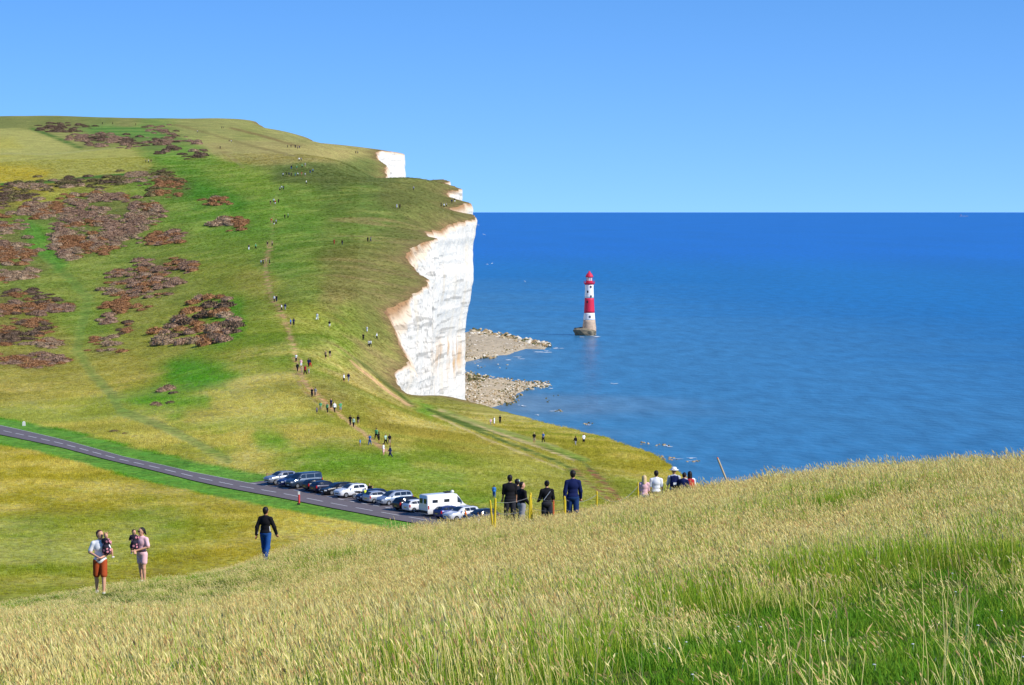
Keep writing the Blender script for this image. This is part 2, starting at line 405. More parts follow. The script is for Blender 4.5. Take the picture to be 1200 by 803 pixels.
def ground_color(x, y, px, py):
    n_ = len(x)
    jx = (fbm(x, y, 26, 3, 31) - 0.5); jy = (fbm(x, y, 26, 3, 37) - 0.5)
    jk = np.clip(420.0 / np.maximum(y, 1), 0.12, 1.0); jx = jx * jk; jy = jy * jk
    qx = px + jx * 34; qy = py + jy * 16
    acc = np.zeros((n_, 3)); wsum = np.zeros(n_)
    L = lin(CS[:, 2:5])
    for (sx, sy), c in zip(CS[:, :2], L):
        w = 1.0 / (((qx - sx) / 1.6) ** 2 + (qy - sy) ** 2 + 12.0) ** 2.1
        acc += w[:, None] * c; wsum += w
    col = acc / wsum[:, None]
    # tussocky variation: paler straw and greener turf
    a = fbm(x, y, 9.0, 4, 41)[:, None]; b = fbm(x, y, 55.0, 3, 43)[:, None]
    col *= 0.78 + 0.44 * a
    straw = lin((196, 178, 96)); green = lin((74, 140, 22))
    midz = ((y > 240) & (y < 520)).astype(float)[:, None]
    ks = np.clip((a - 0.45) * 2.6, 0, 0.6) * (0.35 + 0.65 * midz); col = col * (1 - ks) + straw * ks
    kg = np.clip((b - 0.53) * 2.2, 0, 0.3) * (y < 560)[:, None]; col = col * (1 - kg) + green * kg
    def blend(mask, rgb):
        nonlocal col
        m = np.clip(mask, 0, 1)[:, None]; col = col * (1 - m) + lin(rgb) * m
    def patch(poly, rgb, soft=8, k=1.0):
        d = poly_dist(qx, qy, poly, True); ins = in_poly(qx, qy, poly)
        sd = np.where(ins, d, -d)
        blend(sstep(-soft * 0.5, soft * 0.5, sd) * k, rgb)
    f_ = y > 240
    fd = f_.astype(float)
    # fields on the plateau
    patch([(-60,150),(38,152),(92,175),(60,181),(-60,184)], (174,170,84), 2, 0.95)
    patch([(-60,185),(60,183),(112,177),(152,174),(178,190),(174,203),(60,213),(-60,217)], (170,166,74), 2, 0.85)
    patch([(-60,160),(18,162),(26,174),(-60,182)], (178,168,44), 10, 0.5)
    patch([(-60,192),(30,194),(62,200),(50,211),(-60,217)], (190,168,16), 10, 0.75)
    patch([(98,149),(165,148),(200,158),(226,166),(196,169),(112,160)], (88,138,48), 2, 0.95)
    patch([(-60,136),(120,137),(150,143),(96,147),(40,152),(-60,150)], (108,120,56), 4, 0.7)
    patch([(232,168),(300,165),(442,174),(445,179),(395,186),(340,192),(290,193),(262,188)], (168,154,86), 4, 0.75)
    patch([(330,197),(400,187),(440,183),(440,211),(380,222),(322,214)], (78,100,44), 10, 0.7)
    patch([(440,216),(500,212),(532,222),(535,252),(500,262),(460,256)], (92,100,46), 14, 0.55)
    patch([(380,300),(470,300),(490,330),(440,362),(390,350)], (112,112,52), 30, 0.5)
    # greener turf patches and trodden hollows
    col = (col * 0.8 + lin((152, 142, 66)) * 0.2) * 1.06
    patch([(205,425),(260,425),(285,437),(265,452),(215,452),(195,440)], (72,146,14), 16, 0.7)
    patch([(145,468),(200,460),(235,462),(240,478),(170,480)], (78,146,20), 14, 0.6)
    patch([(22,262),(36,258),(62,285),(78,312),(62,318),(36,290)], (80,146,24), 8, 0.8)
    patch([(255,350),(285,350),(288,395),(262,408),(240,405)], (74,150,14), 12, 0.6)
    patch([(300,505),(335,512),(335,530),(300,530)], (96,148,28), 16, 0.6)
    patch([(350,535),(470,538),(475,552),(420,550),(350,552)], (98,150,26), 18, 0.5)
    patch([(480,468),(492,468),(512,485),(505,492),(490,482)], (92,156,20), 9, 0.6)
    patch([(255,222),(300,238),(275,250),(240,235),(160,215),(220,212)], (64,134,18), 8, 0.5)
    # foot-worn lines
    TRK.clear()
    def track(line, w0, rgb, k=1.0, jit=1.0):
        TRK.append((line, w0))
        d = poly_dist(px + jx * 8 * jit, py + jy * 5 * jit, line)
        blend((1 - sstep(w0 * 0.45, w0, d)) * k * fd, rgb)
    track([(36,262),(52,300),(84,328),(104,350),(96,382),(90,410),(110,440),(134,466),(140,482),(190,500),(230,520),(266,540)], 6, (92,130,34), 0.5)
    track([(318,285),(311,308),(313,330),(321,352),(332,370),(338,386),(343,402),(346,420),(350,436),(360,454),(378,471),(398,487),(418,502),(436,517),(455,531)], 2.9, (188,144,92), 0.95, 0.6)
    track([(342,436),(352,455),(372,474),(392,490)], 1.7, (170,136,84), 0.6, 0.5)
    track([(326,224),(321,240),(320,262),(318,285)], 1.8, (150,138,70), 0.6, 0.4)
    track([(414,420),(431,431),(448,446),(465,459),(484,475)], 2.8, (78,96,26), 0.95, 0.3)
    track([(411,424),(428,437),(446,452),(462,464),(482,477)], 2.4, (190,150,96), 0.95, 0.3)
    track([(500,479),(540,494),(590,511),(640,526),(681,540),(701,557),(726,584)], 2.4, (84,106,28), 0.95, 0.3)
    track([(512,485),(570,509),(625,530),(663,546),(687,566),(716,586)], 2.6, (80,104,28), 0.95, 0.3)
    track([(514,480),(572,503),(632,524),(672,540)], 1.9, (196,170,108), 0.95, 0.3); track([(508,487),(566,513),(621,535),(660,551)], 1.5, (192,168,104), 0.85, 0.3); track([(548,492),(600,508),(655,524)], 1.3, (186,164,100), 0.7, 0.3)
    track([(690,551),(704,562),(728,588)], 3.2, (140,88,52), 1.0, 0.2); track([(672,549),(690,566),(716,588)], 2.3, (150,100,58), 0.8, 0.3)
    track([(520,482),(580,503),(640,521),(690,540)], 3.2, (100,142,34), 0.5, 0.5)
    track([(205,146),(240,155),(290,170),(345,183)], 1.6, (130,118,62), 0.7, 0.3); track([(270,150),(310,160),(350,172)], 1.8, (128,108,58), 0.8, 0.3)
    track([(255,172),(270,184),(285,196)], 2.0, (140,120,62), 0.7, 0.3)
    track([(36,150),(62,160),(95,174)], 2.4, (74,112,36), 1.0, 0.2); track([(0,180),(60,181),(110,176),(150,172)], 1.0, (172,168,96), 0.6, 0.2)
    track([(0,216.5),(60,213),(120,207),(172,203)], 2.6, (66,116,24), 1.0, 0.2)
    for k in range(4): track([(105 + k * 4,151.5 + k * 3.4),(150,150.5 + k * 3.6),(196,152 + k * 3.4)], 0.8, (60,116,34), 0.7, 0.1)
    # dry streaks on the upper slope near the cliffs
    dr = fbm(x / 3.2, y, 8, 3, 51); blend(np.clip((dr - 0.56) * 5, 0, 0.6) * sstep(360, 400, px) * (px < 530) * (py > 255) * (py < 440) * fd, (156,136,80))
    # brown litter below the scrub
    for poly in SCRUB: patch(poly[0], (112,100,58), 14, 0.5)
    # bare rim along the cliff
    de = poly_dist(x, y, EDGE_C) if n_ < 400000 else 99
    blend((1 - sstep(0.5, 2.6, de + (a[:, 0] - 0.5) * 3)) * sstep(540, 570, y) * 0.85, (136,104,66))
    blend((1 - sstep(3, 12, de + (a[:, 0] - 0.5) * 8)) * sstep(540, 570, y) * 0.45, (128,116,62))
    # lush verge on both sides of the road, long grass elsewhere
    dn = poly_dist(x, y, RN_C); df = poly_dist(x, y, RF_C)
    sd = np.minimum(dn, df) + (a[:, 0] - 0.5) * 3.0
    blend((1 - sstep(4.6, 6.4, sd)) * sstep(230, 250, y) * ((dn < df) | (px < 316)) * (x < 6) * 0.9, (78,142,28))
    # foreground hill: the soil and litter between the standing blades
    near = (1 - sstep(115, 150, y))
    g0 = lin((84, 96, 28)) * (0.7 + 0.6 * a)
    col = col * (1 - near[:, None]) + g0 * near[:, None]
    return np.clip(col * (0.98 + 0.12 * (1 - sstep(480, 620, y)))[:, None] * np.array([1.02, 1.0, 0.98]), 0.004, 0.8)
SCRUB = [  # (outline in the picture, bush count, kinds)
 ([(0,222),(25,214),(70,212),(150,208),(165,200),(200,197),(204,208),(160,214),(110,219),(60,222),(30,232),(0,240)], 260, 'dgt'),
 ([(0,240),(60,236),(110,226),(180,232),(192,246),(188,256),(150,285),(112,300),(70,306),(60,284),(66,262),(24,252),(0,258)], 760, 'ptr'),
 ([(0,262),(26,264),(38,282),(34,302),(0,304)], 170, 'prt'), ([(0,308),(50,312),(40,324),(0,330)], 70, 'tr'),
 ([(0,344),(44,342),(86,356),(86,362),(40,370),(0,372)], 130, 'drp'), ([(0,376),(50,376),(66,384),(40,396),(0,404)], 100, 'rd'), ([(34,402),(72,398),(72,406),(40,408)], 26, 'rt'),
 ([(0,416),(60,412),(72,424),(40,431),(0,424)], 75, 'rp'),
 ([(128,318),(168,316),(208,328),(204,344),(150,350),(126,344)], 150, 'prt'), ([(122,356),(152,352),(176,358),(170,364),(124,364)], 44, 'rt'),
 ([(116,370),(132,370),(132,378),(118,378)], 12, 'pt'), ([(140,384),(150,378),(162,386),(154,391)], 14, 'dr'), ([(103,408),(116,398),(134,402),(132,414),(106,414)], 22, 'tr'),
 ([(166,306),(200,303),(226,310),(220,318),(168,316)], 70, 'rp'), ([(172,280),(190,268),(222,272),(214,284),(176,288)], 60, 'rp'), ([(250,258),(262,254),(292,262),(284,268),(252,264)], 34, 'rt'), ([(238,234),(262,230),(268,238),(240,240)], 18, 'rt'),
 ([(180,222),(186,212),(222,212),(222,226),(206,232),(180,230)], 60, 'gr'),
 ([(48,150),(60,146),(100,146),(103,150),(60,154.5)], 60, 'd'), ([(76,162),(100,158),(150,161),(210,165),(226,167),(200,169),(140,171),(96,173),(98,166)], 170, 'dp'),
 ([(170,150),(196,150),(212,160),(204,163),(190,155)], 30, 'dp'), ([(218,180),(240,179),(240,184),(222,186)], 16, 'td'), ([(176,173),(200,172),(210,176),(186,178)], 14, 'td')]
RN_C = [tuple(p) for p in np.array(ROAD_N)]; RF_C = [tuple(p) for p in np.array(ROAD_F)]
EDGE_C = [tuple(edge_xy[i]) for i in range(0, NE, 4)]
lcol = ground_color(lv[:, 0], lv[:, 1], lpx, lpy)
print('colours', round(time.time() - T0, 1))
def ground_mat():
    m = bpy.data.materials.new('grassland'); m.use_nodes = True
    nt = m.node_tree; b = nt.nodes['Principled BSDF']
    b.inputs['Roughness'].default_value = 0.95; b.inputs['Specular IOR Level'].default_value = 0.05
    at = nt.nodes.new('ShaderNodeAttribute'); at.attribute_name = 'Col'
    tc = nt.nodes.new('ShaderNodeTexCoord')
    def noise(sc, det, ro=0.6):
        z = nt.nodes.new('ShaderNodeTexNoise'); z.inputs['Scale'].default_value = sc; z.inputs['Detail'].default_value = det; z.inputs['Roughness'].default_value = ro
        nt.links.new(tc.outputs['Object'], z.inputs['Vector']); return z
    def rng_(src, a, b_, c, d):
        r = nt.nodes.new('ShaderNodeMapRange'); r.inputs['From Min'].default_value = a; r.inputs['From Max'].default_value = b_
        r.inputs['To Min'].default_value = c; r.inputs['To Max'].default_value = d; nt.links.new(src, r.inputs['Value']); return r
    n1 = noise(0.9, 5, 0.7); n2 = noise(0.13, 4)
    r1 = rng_(n1.outputs['Fac'], 0.3, 0.7, 0.52, 1.48); r2 = rng_(n2.outputs['Fac'], 0.3, 0.7, 0.80, 1.22)
    mu = nt.nodes.new('ShaderNodeMath'); mu.operation = 'MULTIPLY'
    nt.links.new(r1.outputs['Result'], mu.inputs[0]); nt.links.new(r2.outputs['Result'], mu.inputs[1])
    hs = nt.nodes.new('ShaderNodeHueSaturation'); hs.inputs['Saturation'].default_value = 0.94
    n3 = noise(0.35, 3); r3 = rng_(n3.outputs['Fac'], 0.3, 0.7, 0.485, 0.512)
    nt.links.new(r3.outputs['Result'], hs.inputs['Hue'])
    nt.links.new(at.outputs['Color'], hs.inputs['Color']); nt.links.new(mu.outputs['Value'], hs.inputs['Value'])
    nt.links.new(hs.outputs['Color'], b.inputs['Base Color'])
    bp = nt.nodes.new('ShaderNodeBump'); bp.inputs['Strength'].default_value = 0.7; bp.inputs['Distance'].default_value = 0.7
    nt.links.new(n1.outputs['Fac'], bp.inputs['Height']); nt.links.new(bp.outputs['Normal'], b.inputs['Normal'])
    return m
land = obj('grassland', np.column_stack([lv, lz]), lf, ground_mat(), smooth=True)
add_color(land.data, lcol)
tag(land, kind='structure')
# ------------------------------------------------------------------ chalk cliffs
E = np.array(edge_xy)
sm = E.copy()
for _ in range(10): sm[1:-1] = (sm[:-2] + sm[1:-1] * 2 + sm[2:]) / 4
tg = np.gradient(sm, axis=0); tg /= np.linalg.norm(tg, axis=1)[:, None]
nr = np.stack([tg[:, 1], -tg[:, 0]], 1)
ez = tz(E[:, 0], E[:, 1]) + 0.02
# depth of the loose earth below the turf, deeper in the eroded bays
def edge_index(px, D):
    p = np.array([upx(px) * D, D]); return int(np.argmin(np.linalg.norm(E - p, axis=1)))
earth = 0.5 + 0.9 * fbm(np.arange(NE) * 1.0, np.zeros(NE), 14, 3, 61)
def bay(pxa, Da, pxb, Db, depth):
    i, j = sorted((edge_index(pxa, Da), edge_index(pxb, Db)))
    t = (np.arange(NE) - i) / max(1, j - i)
    w = np.where((t > 0) & (t < 1), np.sin(np.pi * np.clip(t, 0, 1)) ** 0.6, 0)
    global earth
    earth = earth + depth * w * (0.6 + 0.8 * fbm(np.arange(NE) * 1.0, np.ones(NE), 9, 2, 67))
bay(476, 596, 482, 656, 7.0); bay(487, 712, 500, 785, 4.5); bay(497, 830, 544, 918, 1.6); bay(552, 958, 545, 1004, 3.0); bay(523, 1010, 537, 1036, 2.0); bay(452, 1366, 446, 1455, 3.0)
RWS = 84
tt = np.linspace(0, 1, RWS) ** 1.12
cv = np.zeros((NE, RWS, 3)); cc = np.zeros((NE, RWS, 3))
arc = np.concatenate([[0], np.cumsum(np.linalg.norm(np.diff(E, axis=0), axis=1))])
for r in range(RWS):
    z = ez * (1 - tt[r]) - 2.5 * tt[r]
    dep = ez - z
    o = 0.5 * np.minimum(dep, earth) + 0.012 * dep - 1.5 * sstep(800, 900, E[:, 1]) * (1 - sstep(1050, 1090, E[:, 1])) * sstep(1, 12, dep)
    o = o + (fbm(arc, z * 0.10, 13.0, 4, 71) - 0.5) * np.where(E[:, 1] > 790, 2.2, 4.2) * sstep(0.5, 10, dep)        # buttresses
    o = o + (fbm(arc, z * 0.5, 3.0, 3, 73) - 0.5) * np.where(E[:, 1] > 790, 0.7, 1.4) * sstep(0.2, 2, dep)
    o = o + (fbm(arc * 0.02, z + 0.6 * fbm(arc, z, 20, 2, 5), 2.6, 2, 75) - 0.5) * 0.8 * sstep(1, 4, dep)   # beds
    o = o - 3.5 * sstep(62, 36, z) * sstep(690, 860, E[:, 1]) * (1 - sstep(1050, 1090, E[:, 1]))                  # undercut foot of the headland
    cv[:, r, 0] = E[:, 0] + nr[:, 0] * o; cv[:, r, 1] = E[:, 1] + nr[:, 1] * o; cv[:, r, 2] = z
    w = sstep(0.85, 1.15, dep / earth + (fbm(arc, z, 2.4, 3, 77) - 0.5) * 0.5)
    soil = lin((178, 136, 94)); cream = lin((240, 216, 184)); chalk = lin((244, 234, 216))
    e_c = soil * (1 - sstep(0.1, 0.7, dep / earth)[:, None]) + cream * sstep(0.1, 0.7, dep / earth)[:, None]
    c = e_c * (1 - w[:, None]) + chalk * w[:, None]
    cc[:, r] = c * 0.93
# iron stains low on the headland, flint-pitted darker face on the nearer buttress
cx, cy = project(cv[..., 0], np.maximum(cv[..., 1], 1), cv[..., 2])
st = fbm(arc[:, None] + 0 * cx, cv[..., 2] * 0.35, 3.2, 4, 81)
stain = np.clip((st - 0.36) * 4, 0, 1) * np.exp(-(((cx - 527) / 17) ** 2 + ((cy - 418) / 20) ** 2)) * (cv[..., 1] > 640)
cc = cc * (1 - stain[..., None]) + lin((214, 158, 84)) * stain[..., None]
st2 = np.clip((fbm(arc[:, None] + 0 * cx, cv[..., 2] * 0.25, 5, 3, 83) - 0.6) * 3, 0, 0.5)
cc = cc * (1 - st2[..., None]) + lin((224, 206, 176)) * st2[..., None]
rough_f = ((cv[..., 1] < 790) * 1.0)[..., None]
pit = (hsh(np.arange(NE)[:, None] + 0 * cx, np.arange(RWS)[None] + 0 * cx, 91) > 0.90)[..., None]
cc = np.where(pit & (rough_f > 0), cc * 0.62, cc)
cv2 = cv.reshape(-1, 3)
cf = []
for i in range(NE - 1):
    b = i * RWS
    cf += [(b + r, b + RWS + r, b + RWS + r + 1, b + r + 1) for r in range(RWS - 1)]
def chalk_mat():
    m = bpy.data.materials.new('chalk'); m.use_nodes = True
    nt = m.node_tree; b = nt.nodes['Principled BSDF']; b.inputs['Roughness'].default_value = 0.95; b.inputs['Specular IOR Level'].default_value = 0.1
    at = nt.nodes.new('ShaderNodeAttribute'); at.attribute_name = 'Col'
    tc = nt.nodes.new('ShaderNodeTexCoord')
    mp = nt.nodes.new('ShaderNodeMapping'); mp.inputs['Scale'].default_value = (0.05, 0.05, 1.0); nt.links.new(tc.outputs['Object'], mp.inputs['Vector'])
    n1 = nt.nodes.new('ShaderNodeTexNoise'); n1.inputs['Scale'].default_value = 0.55; n1.inputs['Detail'].default_value = 5; nt.links.new(mp.outputs['Vector'], n1.inputs['Vector'])
    r1 = nt.nodes.new('ShaderNodeMapRange'); r1.inputs['From Min'].default_value = 0.36; r1.inputs['From Max'].default_value = 0.42; r1.inputs['To Min'].default_value = 0.66; r1.inputs['To Max'].default_value = 1.0
    nt.links.new(n1.outputs['Fac'], r1.inputs['Value'])
    n2 = nt.nodes.new('ShaderNodeTexNoise'); n2.inputs['Scale'].default_value = 0.8; n2.inputs['Detail'].default_value = 8; n2.inputs['Roughness'].default_value = 0.7; nt.links.new(tc.outputs['Object'], n2.inputs['Vector'])
    r2 = nt.nodes.new('ShaderNodeMapRange'); r2.inputs['From Min'].default_value = 0.3; r2.inputs['From Max'].default_value = 0.6; r2.inputs['To Min'].default_value = 0.8; r2.inputs['To Max'].default_value = 1.02
    nt.links.new(n2.outputs['Fac'], r2.inputs['Value'])
    mu = nt.nodes.new('ShaderNodeMath'); mu.operation = 'MULTIPLY'; nt.links.new(r1.outputs[0], mu.inputs[0]); nt.links.new(r2.outputs[0], mu.inputs[1])
    hs = nt.nodes.new('ShaderNodeHueSaturation'); nt.links.new(at.outputs['Color'], hs.inputs['Color']); nt.links.new(mu.outputs[0], hs.inputs['Value'])
    nt.links.new(hs.outputs['Color'], b.inputs['Base Color'])
    bp = nt.nodes.new('ShaderNodeBump'); bp.inputs['Strength'].default_value = 0.6; bp.inputs['Distance'].default_value = 0.8
    nt.links.new(n2.outputs['Fac'], bp.inputs['Height']); nt.links.new(bp.outputs['Normal'], b.inputs['Normal'])
    return m
CHALK = chalk_mat()
cliff = obj('chalk_cliff', cv2, cf, CHALK, smooth=False)
add_color(cliff.data, cc.reshape(-1, 3)); tag(cliff, kind='structure')
# ------------------------------------------------------------------ sea
def sea_mat():
    m = bpy.data.materials.new('sea_water'); m.use_nodes = True
    nt = m.node_tree; b = nt.nodes['Principled BSDF']
    b.inputs['Roughness'].default_value = 0.28; b.inputs['IOR'].default_value = 1.33; b.inputs['Specular IOR Level'].default_value = 0.08
    at = nt.nodes.new('ShaderNodeAttribute'); at.attribute_name = 'Col'
    tc = nt.nodes.new('ShaderNodeTexCoord')
    def noise(sx, sy, sc, det):
        mp = nt.nodes.new('ShaderNodeMapping'); mp.inputs['Scale'].default_value = (sx, sy, 1); mp.inputs['Rotation'].default_value = (0, 0, 0.25)
        nt.links.new(tc.outputs['Object'], mp.inputs['Vector'])
        z = nt.nodes.new('ShaderNodeTexNoise'); z.inputs['Scale'].default_value = sc; z.inputs['Detail'].default_value = det; nt.links.new(mp.outputs['Vector'], z.inputs['Vector']); return z
    n1 = noise(1.0, 0.28, 0.10, 6); n2 = noise(1.0, 0.16, 0.0045, 4)
    def rg(n_, a, b_, c, d):
        r = nt.nodes.new('ShaderNodeMapRange'); r.inputs['From Min'].default_value = a; r.inputs['From Max'].default_value = b_; r.inputs['To Min'].default_value = c; r.inputs['To Max'].default_value = d
        nt.links.new(n_.outputs['Fac'], r.inputs['Value']); return r
    r1 = rg(n1, 0.3, 0.7, 0.78, 1.22); r2 = rg(n2, 0.35, 0.65, 0.93, 1.07)
    mu = nt.nodes.new('ShaderNodeMath'); mu.operation = 'MULTIPLY'; nt.links.new(r1.outputs[0], mu.inputs[0]); nt.links.new(r2.outputs[0], mu.inputs[1])
    hs = nt.nodes.new('ShaderNodeHueSaturation'); nt.links.new(at.outputs['Color'], hs.inputs['Color']); nt.links.new(mu.outputs[0], hs.inputs['Value'])
    nt.links.new(hs.outputs['Color'], b.inputs['Base Color'])
    n3 = noise(1.0, 0.5, 0.22, 5)
    bp = nt.nodes.new('ShaderNodeBump'); bp.inputs['Strength'].default_value = 0.5; bp.inputs['Distance'].default_value = 1.2
    nt.links.new(n3.outputs['Fac'], bp.inputs['Height']); nt.links.new(bp.outputs['Normal'], b.inputs['Normal'])
    return m
Ls = np.concatenate([np.arange(math.log(150), math.log(4000), 0.012), np.arange(math.log(4000), math.log(240000), 0.06)])
Us = np.concatenate([np.arange(-1.2, -0.03, 0.08), np.arange(-0.03, 0.24, 0.0035), np.arange(0.24, 1.3, 0.08)])
U, L = np.meshgrid(Us, Ls); D = np.exp(L)
sx, sy = (U * D).ravel(), D.ravel()
nl, nu = U.shape
spx, spy = project(sx, sy, 0 * sx)
idx = np.arange(nl * nu).reshape(nl, nu)
sf = np.stack([idx[:-1, :-1], idx[:-1, 1:], idx[1:, 1:], idx[1:, :-1]], -1).reshape(-1, 4)
# shallow chalky water inshore, deep blue offshore
de = poly_dist(sx, sy, [tuple(edge_xy[i]) for i in range(0, NE, 12)])
wob = fbm(sx / 2.0, sy, 120, 4, 101) - 0.5
off = de + wob * 220
deep = lin((0, 106, 186)); mid = lin((0, 110, 168)); shal = lin((60, 122, 158)); mud = lin((104, 130, 146))
k1 = sstep(80, 640, off)[:, None]; k2 = sstep(10, 120, off)[:, None]; k3 = sstep(600, 2600, off)[:, None]
scol = mud * (1 - k2) + shal * k2
scol = scol * (1 - k1) + mid * k1
scol = scol * (1 - k3) + deep * k3
fo = fbm(sx * 0.35, sy * 1.0, 9, 4, 107)
sea = obj('sea', np.column_stack([sx, sy, 0 * sx]), sf, sea_mat(), smooth=True)
add_color(sea.data, scol * 0.9); tag(sea, kind='structure')
# ------------------------------------------------------------------ road
ASPHALT = mat('asphalt', S(124, 114, 114, 0.8), 0.9, var=0.12, scale=1.5, bump=0.1)
WHITE_LINE = mat('road_paint', S(214, 210, 206), 0.8, var=0.15, scale=3)
def strip(a, b, dz, cross=5):
    v = []; f = []
    for p, q in zip(a, b):
        for k in range(cross + 1):
            t = k / cross; x, y = p * (1 - t) + q * t; v.append((x, y))
    v = np.array(v); z = tz(v[:, 0], v[:, 1], True) + dz
    c1 = cross + 1
    for i in range(len(a) - 1):
        for k in range(cross): f.append((i * c1 + k, i * c1 + k + 1, (i + 1) * c1 + k + 1, (i + 1) * c1 + k))
    return np.column_stack([v, z]), f
def pair(a, b, n_):
    def rs(line):
        line = np.array(line); s = np.concatenate([[0], np.cumsum(np.linalg.norm(np.diff(line, axis=0), axis=1))]); k = np.linspace(0, s[-1], n_)
        return np.stack([np.interp(k, s, line[:, 0]), np.interp(k, s, line[:, 1])], 1)
    return rs(a), rs(b)
ra, rb = pair(ROAD_N, ROAD_F, 170)
v, f = strip(ra, rb, 0.10, 6)
road = obj('road', v, f, ASPHALT); tag(road, kind='structure')
# parking bays on the far side of the road
b0 = resample([BAY0, BAY1], 2.0); b1 = b0 + ROAD_PERP * 6.0
b0 = b0 - ROAD_PERP * 0.15
v, f = strip(b0, b1, 0.096, 4)
bays = obj('parking_bays', v, f, ASPHALT); tag(bays, kind='structure')
def dashes(line, on, gap, width, name, dz=0.125):
    line = np.array(line); s = np.concatenate([[0], np.cumsum(np.linalg.norm(np.diff(line, axis=0), axis=1))])
    at = lambda k: np.array([np.interp(k, s, line[:, 0]), np.interp(k, s, line[:, 1])])
    k = 1.0; proto = None
    while k + on < s[-1]:
        p, q = at(k), at(k + on); d = (q - p) / np.linalg.norm(q - p); nn = np.array([-d[1], d[0]]) * width / 2
        cs = [p - nn, q - nn, q + nn, p + nn]
        v = [(c[0], c[1], tz1(c[0], c[1]) + dz) for c in cs]
        o = obj(name, v, [(0, 1, 2, 3)], WHITE_LINE, parent=road)
        k += on + gap
cl = (np.array(ra) * 0.55 + np.array(rb) * 0.45)
el = [np.array(rb[i]) * 0.985 + np.array(ra[i]) * 0.015 for i in range(len(rb)) if project(rb[i][0], rb[i][1], 48.0)[0] < 302]; el2 = [p + (q - p) * 0.03 for p, q in zip(el, ra)]
v, f = strip(el, el2, 0.125, 1); obj('edge_line', v, f, WHITE_LINE, parent=road)
dashes(cl, 4.0, 2.0, 0.22, 'lane_marking')
dashes([BAY0 - ROAD_PERP * 0.1, BAY1 - ROAD_PERP * 0.1], 1.4, 1.4, 0.26, 'bay_marking')
print('setting', round(time.time() - T0, 1))
# ================================================================== vegetation
def inst_group(name, protos):
    """points (built in python) -> instances of small meshes; the meshes themselves never stand in the scene"""
    col = bpy.data.collections.new(name + '_kinds')
    for k, me in enumerate(protos):
        o = bpy.data.objects.new('%s_kind_%02d' % (name, k), me); col.objects.link(o)
    return col
def scatter(name, pts, rot, scl, idx, col, icol=None):
    me = bpy.data.meshes.new(name)
    me.vertices.add(len(pts)); me.vertices.foreach_set('co', np.asarray(pts, np.float32).ravel())
    a = me.attributes.new('rot', 'FLOAT_VECTOR', 'POINT'); a.data.foreach_set('vector', np.asarray(rot, np.float32).ravel())
    a = me.attributes.new('scl', 'FLOAT_VECTOR', 'POINT'); a.data.foreach_set('vector', np.asarray(scl, np.float32).ravel())
    a = me.attributes.new('idx', 'INT', 'POINT'); a.data.foreach_set('value', np.asarray(idx, np.int32))
    if icol is not None:
        a = me.attributes.new('icol', 'FLOAT_COLOR', 'POINT'); c4 = np.ones((len(pts), 4), np.float32); c4[:, :3] = icol; a.data.foreach_set('color', c4.ravel())
    o = link(bpy.data.objects.new(name, me))
    ng = bpy.data.node_groups.new(name + '_nodes', 'GeometryNodeTree')
    ng.interface.new_socket('Geometry', in_out='INPUT', socket_type='NodeSocketGeometry')
    ng.interface.new_socket('Geometry', in_out='OUTPUT', socket_type='NodeSocketGeometry')
    N = ng.nodes; gi = N.new('NodeGroupInput'); go = N.new('NodeGroupOutput')
    ip = N.new('GeometryNodeInstanceOnPoints'); ci = N.new('GeometryNodeCollectionInfo')
    ci.inputs['Collection'].default_value = col; ci.inputs['Separate Children'].default_value = True; ci.inputs['Reset Children'].default_value = True
    def na(nm, ty):
        x = N.new('GeometryNodeInputNamedAttribute'); x.data_type = ty; x.inputs['Name'].default_value = nm; return x
    L_ = ng.links.new
    L_(gi.outputs[0], ip.inputs['Points']); L_(ci.outputs[0], ip.inputs['Instance']); ip.inputs['Pick Instance'].default_value = True
    L_(na('idx', 'INT').outputs['Attribute'], ip.inputs['Instance Index'])
    L_(na('rot', 'FLOAT_VECTOR').outputs['Attribute'], ip.inputs['Rotation']); L_(na('scl', 'FLOAT_VECTOR').outputs['Attribute'], ip.inputs['Scale'])
    L_(ip.outputs[0], go.inputs[0])
    md = o.modifiers.new('scatter', 'NODES'); md.node_group = ng
    tag(o, kind='stuff')
    return o
def leaf_mat(name, c0, c1, trans=0.25, inst=False, vr=0.28):
    m = bpy.data.materials.new(name); m.use_nodes = True
    nt = m.node_tree; b = nt.nodes['Principled BSDF']; b.inputs['Roughness'].default_value = 0.75; b.inputs['Specular IOR Level'].default_value = 0.12
    oi = nt.nodes.new('ShaderNodeObjectInfo'); mx = nt.nodes.new('ShaderNodeMix'); mx.data_type = 'RGBA'
    nt.links.new(oi.outputs['Random'], mx.inputs['Factor']); mx.inputs['A'].default_value = c0; mx.inputs['B'].default_value = c1
    if inst:
        ia = nt.nodes.new('ShaderNodeAttribute'); ia.attribute_type = 'INSTANCER'; ia.attribute_name = 'icol'
    ge = nt.nodes.new('ShaderNodeNewGeometry'); hs = nt.nodes.new('ShaderNodeHueSaturation')
    mr = nt.nodes.new('ShaderNodeMapRange'); mr.inputs['To Min'].default_value = 1 - vr; mr.inputs['To Max'].default_value = 1 + vr
    nt.links.new(ge.outputs['Random Per Island'], mr.inputs['Value']); nt.links.new(mr.outputs[0], hs.inputs['Value'])
    nt.links.new(ia.outputs['Color'] if inst else mx.outputs['Result'], hs.inputs['Color']); nt.links.new(hs.outputs['Color'], b.inputs['Base Color'])
    if trans:
        tr = nt.nodes.new('ShaderNodeBsdfTranslucent'); ms = nt.nodes.new('ShaderNodeMixShader'); ms.inputs[0].default_value = trans
        nt.links.new(hs.outputs['Color'], tr.inputs['Color']); out = nt.nodes['Material Output']
        nt.links.new(b.outputs[0], ms.inputs[1]); nt.links.new(tr.outputs[0], ms.inputs[2]); nt.links.new(ms.outputs[0], out.inputs['Surface'])
    return m
